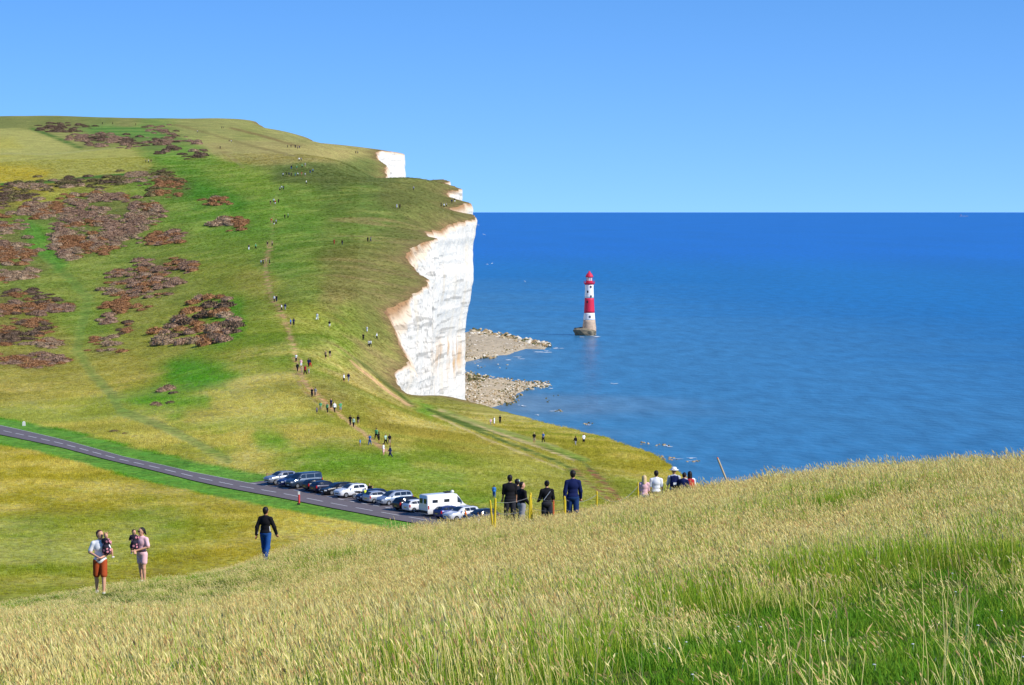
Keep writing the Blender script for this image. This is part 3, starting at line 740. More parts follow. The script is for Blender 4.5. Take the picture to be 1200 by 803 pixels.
G_OLIVE = leaf_mat('grass_blade_olive', S(160, 172, 48, 1.0), S(186, 186, 72, 1.0))
G_GREEN = leaf_mat('grass_blade_green', S(106, 156, 28, 1.0), S(142, 172, 44, 1.0))
G_LUSH = leaf_mat('grass_blade_lush', S(76, 132, 24, 1.0), S(108, 150, 38, 1.0))
G_STRAW = leaf_mat('grass_straw', S(222, 206, 120, 1.0), S(236, 222, 146, 1.0))
G_HEAD = leaf_mat('grass_seed_head', S(230, 214, 142, 1.0), S(240, 228, 164, 1.0), 0.3)
G_HEADR = leaf_mat('grass_seed_head_russet', S(216, 186, 124, 1.0), S(228, 200, 138, 1.0), 0.3)
FLOWER = mat('daisy_petal', S(240, 240, 236), 0.7)
def tuft(seed, nb, hb, spread, lean, wid, blade_m, n_stem=0, hs_=0.6, stem_m=3, head_m=4, head_len=0.09, head_w=0.009, seg=3):
    r = np.random.default_rng(seed); v = []; f = []; mi = []
    def strip3(x, y, ang, h, ln, w, m, taper=True):
        dx, dy = math.cos(ang), math.sin(ang); px_, py_ = -dy, dx
        b = len(v)
        for k in range(seg + 1):
            t = k / seg
            ww = w * (1 - t ** 1.6) if taper else w
            ox = ln * t * t; zz = h * (t - 0.12 * t * t * ln / max(h, .01))
            cx_, cy_ = x + dx * ox, y + dy * ox
            if k == seg and taper: v.append((cx_, cy_, zz))
            else: v.append((cx_ - px_ * ww, cy_ - py_ * ww, zz)); v.append((cx_ + px_ * ww, cy_ + py_ * ww, zz))
        for k in range(seg):
            if k == seg - 1 and taper: f.append((b + 2 * k, b + 2 * k + 1, b + 2 * k + 2))
            else: f.append((b + 2 * k, b + 2 * k + 1, b + 2 * k + 3, b + 2 * k + 2))
            mi.append(m)
        return x + dx * ln, y + dy * ln, h * (1 - 0.12 * ln / max(h, .01)), dx, dy
    for _ in range(nb):
        a = r.uniform(0, 6.283); rr = spread * math.sqrt(r.uniform()); h = hb * r.uniform(0.55, 1.15)
        strip3(rr * math.cos(a), rr * math.sin(a), r.uniform(0, 6.283), h, lean * h * r.uniform(0.2, 1.2), wid * r.uniform(0.6, 1.3), blade_m if not isinstance(blade_m, tuple) else blade_m[r.integers(len(blade_m))])
    for _ in range(n_stem):
        a = r.uniform(0, 6.283); rr = spread * math.sqrt(r.uniform()); h = hs_ * r.uniform(0.75, 1.2); ang = r.normal(2.6, 0.9)
        x, y, z, dx, dy = strip3(rr * math.cos(a), rr * math.sin(a), ang, h, 0.25 * h * r.uniform(0.2, 1.2), wid * 0.42, stem_m[r.integers(len(stem_m))] if isinstance(stem_m, tuple) else stem_m, taper=False)
        hl = head_len * r.uniform(0.7, 1.4); hw = head_w * r.uniform(0.7, 1.4)
        m = head_m[r.integers(len(head_m))] if isinstance(head_m, tuple) else head_m
        for q in (0, 1):
            t_ = r.uniform(0, 3.14) + q * 1.57; cx_, cy_ = math.cos(t_) * hw, math.sin(t_) * hw
            b = len(v); tipx, tipy, tipz = x + dx * hl * 0.55, y + dy * hl * 0.55, z + hl * 0.85
            mx_, my_, mz_ = x + dx * hl * 0.22, y + dy * hl * 0.22, z + hl * 0.38
            v.extend([(x, y, z - 0.01), (mx_ + cx_, my_ + cy_, mz_), (tipx, tipy, tipz), (mx_ - cx_, my_ - cy_, mz_)])
            f.append((b, b + 1, b + 2, b + 3)); mi.append(m)
    return mesh_np('tuft', v, f, [G_OLIVE, G_GREEN, G_LUSH, G_STRAW, G_HEAD, G_HEADR], False, mi)
# kinds: 0-3 tall straw, 4-6 tall green, 7-9 short lush, 10 long dead stalks
NEAR_KINDS = []
for k in range(4): NEAR_KINDS.append(tuft(100 + k, 26, 0.30, 0.17, 0.5, 0.0036, (0, 0, 1, 1, 1), 10, 0.43, (0, 3, 3), (4, 4, 5), 0.075, 0.0068))
for k in range(3): NEAR_KINDS.append(tuft(120 + k, 34, 0.30, 0.17, 0.55, 0.0040, (0, 1, 1, 2), 3, 0.42, (0, 1), 4, 0.065, 0.006))
for k in range(3): NEAR_KINDS.append(tuft(140 + k, 46, 0.11, 0.17, 0.8, 0.0046, (2, 2, 1), 0))
NEAR_KINDS.append(tuft(150, 5, 0.3, 0.12, 1.0, 0.004, 3, 6, 0.5, 3, (4, 5), 0.075, 0.005))
gcol = inst_group('near_grass', NEAR_KINDS)
def near_points(dens_scale=1.0):
    out = []
    for d0, d1, dens in ((9, 20, 30), (20, 34, 28), (34, 56, 24), (56, 84, 18), (84, 125, 9)):
        u0, u1 = -0.30, 0.30
        area = 0.5 * (u1 - u0) * (d1 ** 2 - d0 ** 2)
        n_ = int(area * dens * dens_scale)
        y = np.sqrt(rng.uniform(d0 ** 2, d1 ** 2, n_)); x = rng.uniform(u0, u1, n_) * y
        out.append(np.stack([x, y], 1))
    return np.vstack(out)
np_ = near_points()
gx, gy = np_[:, 0], np_[:, 1]; gz = tz(gx, gy)
gpx, gpy = project(gx, gy, gz)
nzc = fbm(gx, gy, 2.4, 3, 207); nzb = fbm(gx, gy, 5.0, 3, 201); nza = fbm(gx, gy, 1.3, 3, 205)
# cropped lush turf lower right, where people have trodden
lush_line = np.interp(gpx, [520, 640, 760, 900, 1010, 1120, 1200, 1350], [850, 815, 742, 712, 706, 680, 688, 700])
lush = sstep(-16, 30, gpy - lush_line + (nzb - 0.5) * 90 + (nza - 0.5) * 40)
band = np.exp(-((gpy - lush_line + 26) / 26.0) ** 2) * (gpx > 640)          # greener fringe above it
leftshort = np.maximum(sstep(420, 250, gpx) * sstep(50, 62, gy), 0)
rnd = rng.uniform(size=len(gx))
green_p = np.clip(0.33 + (nzb - 0.5) * 2.4 + (nzc - 0.5) * 1.6 + 0.15 * (gpx < 260) + band * 0.35 + 0.15 * (gpy > 740), 0.03, 0.95)
gi_ = np.where(rng.uniform(size=len(gx)) < green_p, rng.integers(4, 7, len(gx)), rng.integers(0, 4, len(gx)))
gi_ = np.where(rng.uniform(size=len(gx)) < lush, rng.integers(7, 10, len(gx)), gi_)
gi_ = np.where((lush > 0.6) & (rnd < 0.012) & (gpx > 620), 10, gi_)
gi_ = np.where((lush > 0.5) & (rnd > 0.90), rng.integers(0, 7, len(gx)), gi_)
s_ = rng.uniform(0.75, 1.2, len(gx)) * (0.8 + 0.5 * nzb)
hscale = s_ * (0.42 + 0.92 * nzc) * (1 - 0.72 * leftshort) * np.where(gi_ < 7, 1.0 - 0.6 * lush, 1.0)
ws = s_ * np.interp(gy, [10, 40, 120], [0.85, 1.0, 1.3])
grass = scatter('tall_grass', np.stack([gx, gy, gz - 0.02], 1), np.stack([rng.normal(0, .08, len(gx)), rng.normal(0, .08, len(gx)), rng.uniform(-0.5, 0.5, len(gx))], 1),
                np.stack([ws, ws, hscale], 1), gi_, gcol)
tag(grass, 'tall seeding straw and green grass standing on the foreground hill', 'grass')
# a few daisies in the turf
dm = []
def daisy(seed):
    r = np.random.default_rng(seed); m_ = MB()
    m_.tube((0, 0, 0), (0.01, 0, 0.07), 0.0012, n=4)
    m_.lathe([(0.002, 0.068), (0.014, 0.072), (0.012, 0.076), (0.002, 0.078)], n=7)
    return mesh_np('daisy', m_.v, m_.f, [FLOWER])
sel = np.where((lush > 0.7) & (rng.uniform(size=len(gx)) < 0.018))[0]
if len(sel):
    dz_ = scatter('daisies', np.stack([gx[sel], gy[sel], gz[sel] + 0.02], 1), np.zeros((len(sel), 3)), np.full((len(sel), 3), 0.85), np.zeros(len(sel), int), inst_group('daisy', [daisy(1)]))
    tag(dz_, 'small white daisies dotted through the cropped green turf', 'flowers')
# meadow tussocks on the saddle and the lower hillside
MK = []
def tussock(seed, m0):
    return tuft(seed, 22, 0.34, 0.42, 0.8, 0.022, m0, 4, 0.46, 3, 4, 0.12, 0.02, seg=2)
M_ST = leaf_mat('meadow_straw', S(196, 184, 96, 1.0), S(214, 200, 120, 1.0)); M_OL = leaf_mat('meadow_olive', S(168, 168, 56, 1.0), S(190, 180, 70, 1.0)); M_GR = leaf_mat('meadow_green', S(112, 158, 34, 1.0), S(132, 164, 40, 1.0))
def tus(seed, m):
    me = tussock(seed, 0); me.materials.clear()
    for q in range(6): me.materials.append(m)
    return me
M_IN = leaf_mat('meadow_grass', S(150, 150, 60), S(170, 160, 70), 0.2, inst=True)
MK = [tus(300 + q_, M_IN) for q_ in range(4)]
mcol = inst_group('meadow_grass', MK)
nM = 130000
y = np.sqrt(rng.uniform(235 ** 2, 520 ** 2, nM)); x = rng.uniform(-0.235, 0.075, nM) * y
ok = in_poly(x, y, land_poly)
x, y = x[ok], y[ok]
road_poly = [tuple(p) for p in ROAD_N] + [tuple(p) for p in ROAD_F[::-1]]
bay_poly = [tuple(BAY0 - ROAD_PERP), tuple(BAY1 - ROAD_PERP), tuple(BAY1 + ROAD_PERP * 6.4), tuple(BAY0 + ROAD_PERP * 6.4)]
dr = np.minimum(poly_dist(x, y, RN_C), poly_dist(x, y, RF_C))
ok = ~in_poly(x, y, road_poly) & ~in_poly(x, y, bay_poly) & (dr > 5.0)
x, y = x[ok], y[ok]; z = tz(x, y); qx, qy = project(x, y, z)
c_ = ground_color(x, y, qx, qy)
gness = (c_[:, 1] - c_[:, 0]) / (c_[:, 1] + 1e-6); lum = c_.mean(1)
trk = np.zeros(len(x), bool)
for l_, w_ in TRK: trk |= poly_dist(qx, qy, l_) < w_ * 0.9
ok = (rng.uniform(size=len(x)) < np.clip((lum - 0.05) * 9, 0.05, 1.0) * sstep(530, 400, y)) & ~trk
x, y, z, c_ = x[ok], y[ok], z[ok], c_[ok]
ii = rng.integers(0, 4, len(x)); ic = np.clip(c_ * rng.uniform(0.9, 1.7, (len(x), 1)), 0, 0.8)
s_ = rng.uniform(0.5, 1.1, len(x)) * (0.4 + fbm(x, y, 12, 3, 211)) * np.where(y < 330, 0.8, 1.0)
# coarser tufts further up the slope
nF = 120000
yf = np.exp(rng.uniform(math.log(480), math.log(1250), nF)); xf = rng.uniform(-0.215, -0.015, nF) * yf
okf = in_poly(xf, yf, land_poly); xf, yf = xf[okf], yf[okf]; zf = tz(xf, yf); qxf, qyf = project(xf, yf, zf)
cf_ = ground_color(xf, yf, qxf, qyf); trk = np.zeros(len(xf), bool)
for l_, w_ in TRK: trk |= poly_dist(qxf, qyf, l_) < w_
okf = ~trk & (poly_dist(xf, yf, EDGE_C) > 4) & (rng.uniform(size=len(xf)) < 0.1 + 1.3 * fbm(xf, yf, 16, 3, 219) * (qxf < 420) + 0.25)
xf, yf, zf, cf_ = xf[okf], yf[okf], zf[okf], cf_[okf]; sf_ = rng.uniform(0.8, 1.6, len(xf)) * np.interp(yf, [480, 1250], [0.8, 1.4])
n0_ = len(x)
x, y, z = np.concatenate([x, xf]), np.concatenate([y, yf]), np.concatenate([z, zf]); s_ = np.concatenate([s_, sf_]); ii = np.concatenate([ii, rng.integers(0, 4, len(xf))])
ic = np.vstack([ic, np.clip(cf_ * rng.uniform(0.65, 1.65, (len(xf), 1)), 0, 0.8)])
zs_ = np.where(np.arange(len(x)) < n0_, 0.8, 0.38)
me_ = scatter('meadow_grass', np.stack([x, y, z - 0.03], 1), np.stack([0 * x, 0 * x, rng.uniform(0, 6.28, len(x))], 1), np.stack([s_, s_, s_ * zs_], 1), ii, mcol, ic)
tag(me_, 'knee-high olive and straw meadow grass around the road', 'grass')
print('meadow', len(x), 'near', len(gx), round(time.time() - T0, 1))
# scrub: woody heath bushes
SC_COL = {'p': (S(142, 114, 92, 1), S(160, 130, 106, 1)), 't': (S(152, 128, 100, 1), S(168, 142, 114, 1)), 'r': (S(148, 106, 70, 1), S(162, 120, 82, 1)), 'd': (S(100, 82, 64, 1), S(122, 100, 80, 1)), 'g': (S(108, 102, 62, 1), S(128, 112, 76, 1))}
SC_MAT = {k: leaf_mat('scrub_' + k, a, b, 0.0, vr=0.2) for k, (a, b) in SC_COL.items()}
def bush_mesh(seed, m):
    r = np.random.default_rng(seed); v = []; f = []
    bm = bmesh.new(); bmesh.ops.create_icosphere(bm, subdivisions=3, radius=1.0)
    vv = np.array([p.co[:] for p in bm.verts]); ff = [[p.index for p in q.verts] for q in bm.faces]; bm.free()
    k = 0.78 + 0.42 * fbm(vv[:, 0] * 1.0 + seed, vv[:, 1] + vv[:, 2] * 0.8, 0.42, 3, seed); vv = vv * k[:, None]; vv[:, 2] = np.maximum(vv[:, 2], -0.15) * 0.62
    v += vv.tolist(); f += ff
    for _ in range(420):       # sprigs
        d = r.normal(size=3); d[2] = abs(d[2]); d /= np.linalg.norm(d)
        p = d * r.uniform(0.82, 1.14); p[2] *= 0.62
        a = r.normal(size=3) * 0.07; b_ = r.normal(size=3) * 0.07
        n0 = len(v); v += [list(p - a), list(p + a + d * 0.06), list(p + b_ + d * 0.16)]; f.append([n0, n0 + 1, n0 + 2])
    return mesh_np('scrub', v, f, [m], True)
BK = {}; BM = []
for ch in 'ptrdg':
    BK[ch] = []
    for q in range(3): BK[ch].append(len(BM)); BM.append(bush_mesh(400 + len(BM), SC_MAT[ch]))
bcol = inst_group('scrub', BM)
def hits(px, py):
    """many pixels at once -> ground points (coarse march)"""
    u, s = ray(np.asarray(px), np.asarray(py)); D = np.exp(np.linspace(math.log(330), math.log(2300), 420))
    xx = u[:, None] * D[None]; zz = tz(xx.ravel(), np.broadcast_to(D, xx.shape).ravel()).reshape(xx.shape)
    d = EYE + s[:, None] * D[None] - zz
    k = np.argmax(d < 0, 1); none = ~(d < 0).any(1); k = np.maximum(k, 1)
    r_ = np.arange(len(u)); t = d[r_, k - 1] / (d[r_, k - 1] - d[r_, k]); Dh = D[k - 1] + t * (D[k] - D[k - 1])
    return (u * Dh)[~none], Dh[~none]
pp, kk = [], []
for poly, cnt, kinds in SCRUB:
    a = np.array(poly); lo, hi = a.min(0), a.max(0); got = 0; tries = 0
    while got < cnt and tries < 40:
        q = rng.uniform(lo, hi, (cnt * 2, 2)); q = q[in_poly(q[:, 0], q[:, 1], poly)]
        q = q[rng.uniform(size=len(q)) < np.clip((fbm(q[:, 0] * 0.45, q[:, 1], 9, 3, 231) - 0.34) * 3.2, 0.03, 1)][: cnt - got]; q = q + rng.normal(0, 1, q.shape) * np.array([5.0, 2.2])
        pp += q.tolist(); kk += [kinds[min(len(kinds) - 1, int(len(kinds) * np.clip((t_ - 0.25) * 2 + rng.normal(0, .12), 0, .999)))] for t_ in fbm(q[:, 0], q[:, 1] * 2, 22, 2, 235)]; got += len(q); tries += 1
pp = np.array(pp)
bx, by = hits(pp[:, 0], pp[:, 1]); kk = kk[:len(bx)]
bz = tz(bx, by)
bs = rng.uniform(0.6, 1.5, len(bx)) * np.interp(by, [400, 800, 1400], [1.0, 1.5, 2.0])
bi = [BK[k][rng.integers(3)] for k in kk]
sc_o = scatter('heath_scrub', np.stack([bx, by, bz - 0.1], 1), np.stack([0 * bx, 0 * bx, rng.uniform(0, 6.28, len(bx))], 1), np.stack([bs, bs, bs * rng.uniform(0.45, 0.8, len(bx))], 1), bi, bcol)
tag(sc_o, 'low brown and pinkish heath scrub spread over the left hillside', 'scrub')
# the bushes that stand out one by one
def bush_thing(px, py, r, ch, label, group):
    x_, y_, z_ = ground_hit(px, py, 330)
    o = link(bpy.data.objects.new('scrub_bush', BM[BK[ch][random.randrange(3)]]))
    o.location = (x_, y_, z_ - 0.1); o.rotation_euler = (0, 0, random.uniform(0, 6.28)); o.scale = (r, r, r * random.uniform(0.75, 1.15))
    return tag(o, label, 'bush', group)
THK = [(184,391),(189,398),(186,405),(195,404),(197,390),(203,383),(206,394),(212,377),(214,388),(221,380),(219,368),(226,366),(228,356),(236,352),(246,350),(256,350),(266,352),(268,360),(258,360),(248,360),(238,362),(232,372),(243,371),(254,370),(264,371),
       (224,392),(234,388),(244,384),(255,382),(266,382),(275,384),(276,377),(277,390),(268,391),(258,393),(248,396),(238,399),(228,402),(217,400),(230,381),(250,389),(262,365),(241,405),(262,400),(210,403)]
BW = {'p': 'purplish brown', 'r': 'rust brown', 't': 'pale tan', 'd': 'dark brown'}
for px, py in THK:
    ch = random.choice('pprdrdt'); zone = 'along the upper edge' if py < 366 else ('in the middle' if py < 386 else 'along the lower edge')
    ex = ' beside the bright green grass' if px > 256 else (' where it thins out' if px < 212 else '')
    bush_thing(px + random.uniform(-2, 2), py + random.uniform(-1, 1), random.uniform(1.5, 2.5), ch, '%s bush %s of the dense thicket%s' % (BW[ch], zone, ex), 'bushes of the thicket on the slope')
for px, py, r, ch in ((190,459,1.1,'p'),(198,457,1.3,'p'),(204,461,0.9,'d')): bush_thing(px, py, r, ch, 'small purplish bush in the upper clump on the lower green patch', 'bushes on the lower green patch')
for px, py, r, ch in ((183,475,1.0,'p'),(187,476,0.7,'t')): bush_thing(px, py, r, ch, 'small pinkish bush below the purplish clump', 'bushes below the purplish clump')
bush_thing(200, 473, 0.9, 'd', 'small dark bush below the purplish clump', 'bushes on the lower green patch')
bush_thing(134, 506, 0.75, 'd', 'larger dark grey tussock bush above the road verge', 'tussock bushes above the verge'); bush_thing(146, 508.5, 0.45, 'd', 'smaller dark tussock bush above the road verge', 'tussock bushes above the verge')
print('scrub', len(bx), round(time.time() - T0, 1))
# ================================================================== lighthouse
LHD = 1690.0
lx = upx(690.5) * LHD
lh = empty('lighthouse', (lx, LHD, 0.0))
tag(lh, 'red and white striped lighthouse standing on a rock platform in the sea', 'lighthouse')
L_WHITE = mat('lighthouse_white', S(250, 246, 244), 0.6, var=0.05, scale=0.4)
L_RED = mat('lighthouse_red', S(222, 44, 76), 0.55, var=0.06, scale=0.4)
L_GRAN = mat('granite', S(206, 178, 152), 0.9, var=0.2, scale=0.7, bump=0.3)
L_ROCK = mat('sea_rock', S(132, 122, 102), 0.95, var=0.35, scale=0.35, bump=0.5)
L_GLASS = mat('lantern_glass', S(196, 210, 216), 0.12, spec=0.6, var=0.03)
L_DARK = mat('dark_opening', S(40, 40, 46), 0.7)
def tower_r(z):            # curved taper
    t = np.clip((z - 5.5) / 26.5, 0, 1); return 4.25 - 1.35 * t ** 0.75 + 0.5 * (1 - t) ** 4
def tsec(name, z0, z1, m, extra=0.0):
    q = MB(); zz = np.linspace(z0, z1, 8); q.lathe([(float(tower_r(z)) + extra, float(z)) for z in zz], 32)
    return q.build(name, m, lh, smooth=True)
sec0 = tsec('granite_base', -1.0, 10.6, L_GRAN); tsec('lower_white_band', 10.6, 15.4, L_WHITE); s_red = tsec('red_band', 15.4, 25.6, L_RED); s_wh = tsec('upper_white_band', 25.6, 35.0, L_WHITE)
for (az, z, par) in ((-70, 33.4, s_wh), (-112, 30.0, s_wh), (-70, 26.8, s_wh), (-115, 23.0, s_red), (-85, 12.8, sec0)):
    a = math.radians(az); r = float(tower_r(z)); q = MB(); q.box((r * math.cos(a), r * math.sin(a), z), (0.5, 0.95, 1.5), rz=a)
    q.build('window', L_DARK, par)
q = MB(); q.lathe([(3.0, 34.8), (3.35, 35.2), (3.8, 35.7), (3.85, 36.1), (2.0, 36.15)], 32); gal = q.build('gallery', L_RED, lh, smooth=False)
q = MB()
for k in range(20):
    a = 2 * math.pi * k / 20; q.tube((3.7 * math.cos(a), 3.7 * math.sin(a), 36.1), (3.7 * math.cos(a), 3.7 * math.sin(a), 37.3), 0.06, n=5)
    b = 2 * math.pi * (k + 1) / 20
    for zz in (36.7, 37.3): q.tube((3.7 * math.cos(a), 3.7 * math.sin(a), zz), (3.7 * math.cos(b), 3.7 * math.sin(b), zz), 0.05, n=4, caps=False)
q.build('railing', L_RED, gal)['kind'] = 'stuff'
q = MB(); q.lathe([(2.35, 36.1), (2.35, 37.4), (2.2, 37.5)], 24); q.build('lantern_base', L_RED, lh, smooth=False)
q = MB(); q.lathe([(2.05, 37.5), (2.05, 40.0)], 20); lan = q.build('lantern_glass', L_GLASS, lh)
q = MB()
for k in range(8):
    a = 2 * math.pi * (k + 0.5) / 8; q.tube((2.1 * math.cos(a), 2.1 * math.sin(a), 37.4), (2.1 * math.cos(a), 2.1 * math.sin(a), 40.0), 0.12, n=5)
q.build('glazing_bars', L_RED, lan)['kind'] = 'stuff'
q = MB(); q.lathe([(2.6, 39.9), (2.65, 40.3), (2.3, 41.4), (1.5, 42.5), (0.75, 43.1), (0.7, 43.7), (0.3, 44.1), (0.05, 44.2)], 24); q.build('dome', L_RED, lh, smooth=True)
# rock and concrete platform below the tower
def rock_mesh(seed, sub=3, amp=0.35, flat=0.7):
    bm = bmesh.new(); bmesh.ops.create_icosphere(bm, subdivisions=sub, radius=1.0)
    r = np.random.default_rng(seed); o = r.uniform(0, 90)
    v = np.array([p.co[:] for p in bm.verts]); f = [[p.index for p in q_.verts] for q_ in bm.faces]; bm.free()
    # chopped by random planes -> angular block
    for _ in range(9):
        d = r.normal(size=3); d /= np.linalg.norm(d); lim = r.uniform(0.6, 0.85); s_ = v @ d; v = v - np.outer(np.maximum(s_ - lim, 0), d)
    k = 1 + (fbm(v[:, 0] * 2 + o, v[:, 1] * 2 + v[:, 2] * 1.7, 1.0, 3, seed) - 0.5) * amp
    v = v * k[:, None]; v[:, 2] *= flat
    return v, f
v, f = rock_mesh(3, 4, 0.5, 1.0)
v = v * np.array([10.2, 8.5, 5.2]) + np.array([-2.6, 0.0, 1.2]); v[:, 2] = np.minimum(v[:, 2], 5.0 + (fbm(v[:, 0], v[:, 1], 2, 2, 5) - 0.5) * 1.2)
plat = obj('platform', v, f, L_ROCK, lh)
# ================================================================== beaches below the cliff
def sea_pt(px, py, z=0.0):
    u, s = ray(px, py); D = (EYE - z) / -float(s); return float(u) * D, D
SHINGLE = mat('shingle', S(190, 172, 142), 0.95, var=0.3, scale=0.35, bump=0.5)
CHROCK = [mat('boulder_cream', S(198, 180, 146), 0.95, var=0.2, scale=0.8), mat('boulder_tan', S(172, 148, 110), 0.95, var=0.25, scale=0.8), mat('boulder_weed', S(104, 100, 62), 0.95, var=0.3, scale=0.8), mat('boulder_white', S(224, 214, 196), 0.95, var=0.12, scale=0.8)]
def beach(name, poly, top, seed):
    pts = [sea_pt(*p) for p in poly]
    a = np.array(pts); lo, hi = a.min(0), a.max(0)
    g = np.stack(np.meshgrid(np.arange(lo[0], hi[0], 1.6), np.arange(lo[1], hi[1], 4.5)), -1).reshape(-1, 2) + rng.uniform(-.5, .5, (1, 2))
    g = g[in_poly(g[:, 0], g[:, 1], pts)]
    r_ = delaunay_2d_cdt([Vector(p) for p in pts] + [Vector(p) for p in g], [], [list(range(len(pts)))], 1, 1e-5)
    w = np.array([(p.x, p.y) for p in r_[0]])
    d = poly_dist(w[:, 0], w[:, 1], pts, True)
    z = -0.35 + top * (1 - np.exp(-d / 5.0)) + (fbm(w[:, 0], w[:, 1], 6, 3, seed) - 0.5) * 1.5 * sstep(0, 3, d)
    o = obj(name, np.column_stack([w, z]), [tuple(q_) for q_ in r_[2]], SHINGLE); tag(o, kind='structure')
    return pts
B1 = [(540, 391), (556, 388), (575, 391.5), (600, 397), (622, 401), (643, 406), (640, 410), (618, 409), (604, 413), (598, 416), (580, 417), (566, 420), (540, 426)]
B2 = [(540, 436), (556, 439), (575, 444), (600, 447), (626, 450), (646, 449), (640, 452), (622, 455), (612, 460), (603, 464), (606, 470), (596, 472), (584, 476), (570, 481), (540, 486)]
beach('beach', B1, 2.2, 301); beach('beach', B2, 2.0, 303)
RK = []
for k in range(12):
    v, f = rock_mesh(500 + k, 2, 0.4, 0.75); RK.append(mesh_np('rock', v, f, [CHROCK[k % 4]]))
rcol = inst_group('shore_rocks', RK)
rp, rs, ri = [], [], []
def rocks(poly, cnt, s0, s1, z0=0.3, kinds=range(12)):
    a = np.array(poly); lo, hi = a.min(0), a.max(0); c = 0
    while c < cnt:
        p = rng.uniform(lo, hi)
        if in_poly(p[0:1], p[1:2], poly)[0]:
            X, Y = sea_pt(*p); rp.append((X, Y, z0)); rs.append(rng.uniform(s0, s1)); ri.append(kinds[rng.integers(len(kinds))]); c += 1
kd = list(range(12))
rocks([(550, 388), (560, 387), (600, 395), (643, 405), (645, 408), (615, 406), (580, 398), (552, 394)], 170, 0.7, 2.2, 1.2)
rocks([(548, 412), (562, 413), (582, 418), (582, 421), (552, 422)], 40, 0.6, 1.5, 0.6)
rocks([(555, 425), (600, 428), (590, 436), (552, 432)], 10, 0.3, 0.8, 0.0)
rocks(B2, 900, 0.2, 0.65, 1.4); rocks(B1, 350, 0.25, 0.7, 1.6); rocks([(548, 440), (572, 445), (566, 451), (549, 450)], 40, 0.5, 1.3, 1.6, [2, 6, 10, 0])
rocks([(600, 448), (648, 448), (646, 453), (610, 460)], 60, 0.4, 1.1, 0.2); rocks([(590, 462), (612, 462), (608, 474), (580, 477)], 50, 0.4, 1.0, 0.2, [2, 6, 10, 1])
rocks([(690, 508), (760, 530), (790, 540), (780, 545)], 22, 0.3, 0.8, 0.0, [2, 6, 1, 5]); rocks([(640, 466), (655, 462), (650, 472), (636, 472)], 5, 0.3, 0.7, 0, [2, 6])
for cx_, cy_, w_ in ((777, 522, 8), (690, 497, 6), (790, 538, 16), (655, 482, 5), (755, 520, 5), (812, 541, 10)): rocks([(cx_ - w_, cy_ - 1), (cx_ + w_, cy_ - 1.5), (cx_ + w_, cy_ + 1), (cx_ - w_, cy_ + 1.2)], 9, 0.25, 0.7, 0.0, [0, 1, 2, 5])
rp, rs = np.array(rp), np.array(rs)
ro = scatter('shore_rocks', rp, rng.uniform(0, 6.28, (len(rp), 3)) * np.array([0.1, 0.1, 1]), np.stack([rs, rs, rs * 0.9], 1), ri, rcol)
tag(ro, 'cream and weed-dark rocks strewn along the beach below the cliff', 'rocks')
# single boulders that can be picked out on the first spit
for k, (px, py, r, lab) in enumerate(((554, 391, 3.0, 'largest cream boulder of the spit, hard against the foot of the cliff'), (562, 392, 2.3, 'cream boulder next to the largest one at the cliff foot'), (597, 397, 2.2, 'angular boulder in the middle of the rocky spit'),
                                    (607, 399, 2.7, 'tall pale boulder crowning the outer half of the spit'), (616, 401, 2.1, 'rounded tan boulder beside the tall pale one on the spit'), (629, 404, 2.0, 'cream boulder near the tip of the rocky spit'), (640, 407, 1.4, 'low tan rock at the very tip of the spit'))):
    X, Y = sea_pt(px, py); o = link(bpy.data.objects.new('boulder', RK[(0, 4, 8, 3, 5, 0, 1)[k]])); o.location = (X, Y, 1.0); o.scale = (r, r, r); o.rotation_euler = (0, 0, k * 1.3); tag(o, lab, 'boulder', 'boulders on the rocky spit')
# foam where the swell breaks on rocks
FOAM = mat('sea_foam', S(226, 232, 236), 0.8, var=0.15, scale=0.5)
fv, ff_ = [], []
def foam(px, py, w, h, n_=4):
    for _ in range(n_):
        cx_, cy_ = px + rng.uniform(-w, w) * 0.7, py + rng.uniform(-h, h); ww = w * rng.uniform(0.12, 0.4); hh = rng.uniform(0.12, 0.35)
        b = len(fv); m_ = 10
        for k in range(m_):
            t = 2 * math.pi * k / m_; X, Y = sea_pt(cx_ + ww * math.cos(t) * rng.uniform(0.6, 1.2), cy_ + hh * math.sin(t) * rng.uniform(0.6, 1.2)); fv.append((X, Y, 0.05 + 0.004 * len(ff_)))
        ff_.append(tuple(range(b, b + m_)))
for a in ((635, 412, 16, 2), (655, 408, 10, 1), (605, 420, 14, 2), (650, 482, 8, 0.8), (628, 487, 5, 0.8), (690, 498, 7, 0.8), (778, 523, 10, 1.2), (800, 539, 20, 2), (730, 529, 6, 0.8), (560, 424, 10, 1), (720, 450, 8, 0.6), (645, 455, 6, 1.2), (610, 476, 8, 1), (690, 395, 14, 0.8)): foam(*a)
fo_o = obj('sea_foam', fv, ff_, FOAM); tag(fo_o, 'thin white foam where the swell breaks on shore rocks', 'foam', kind='stuff')
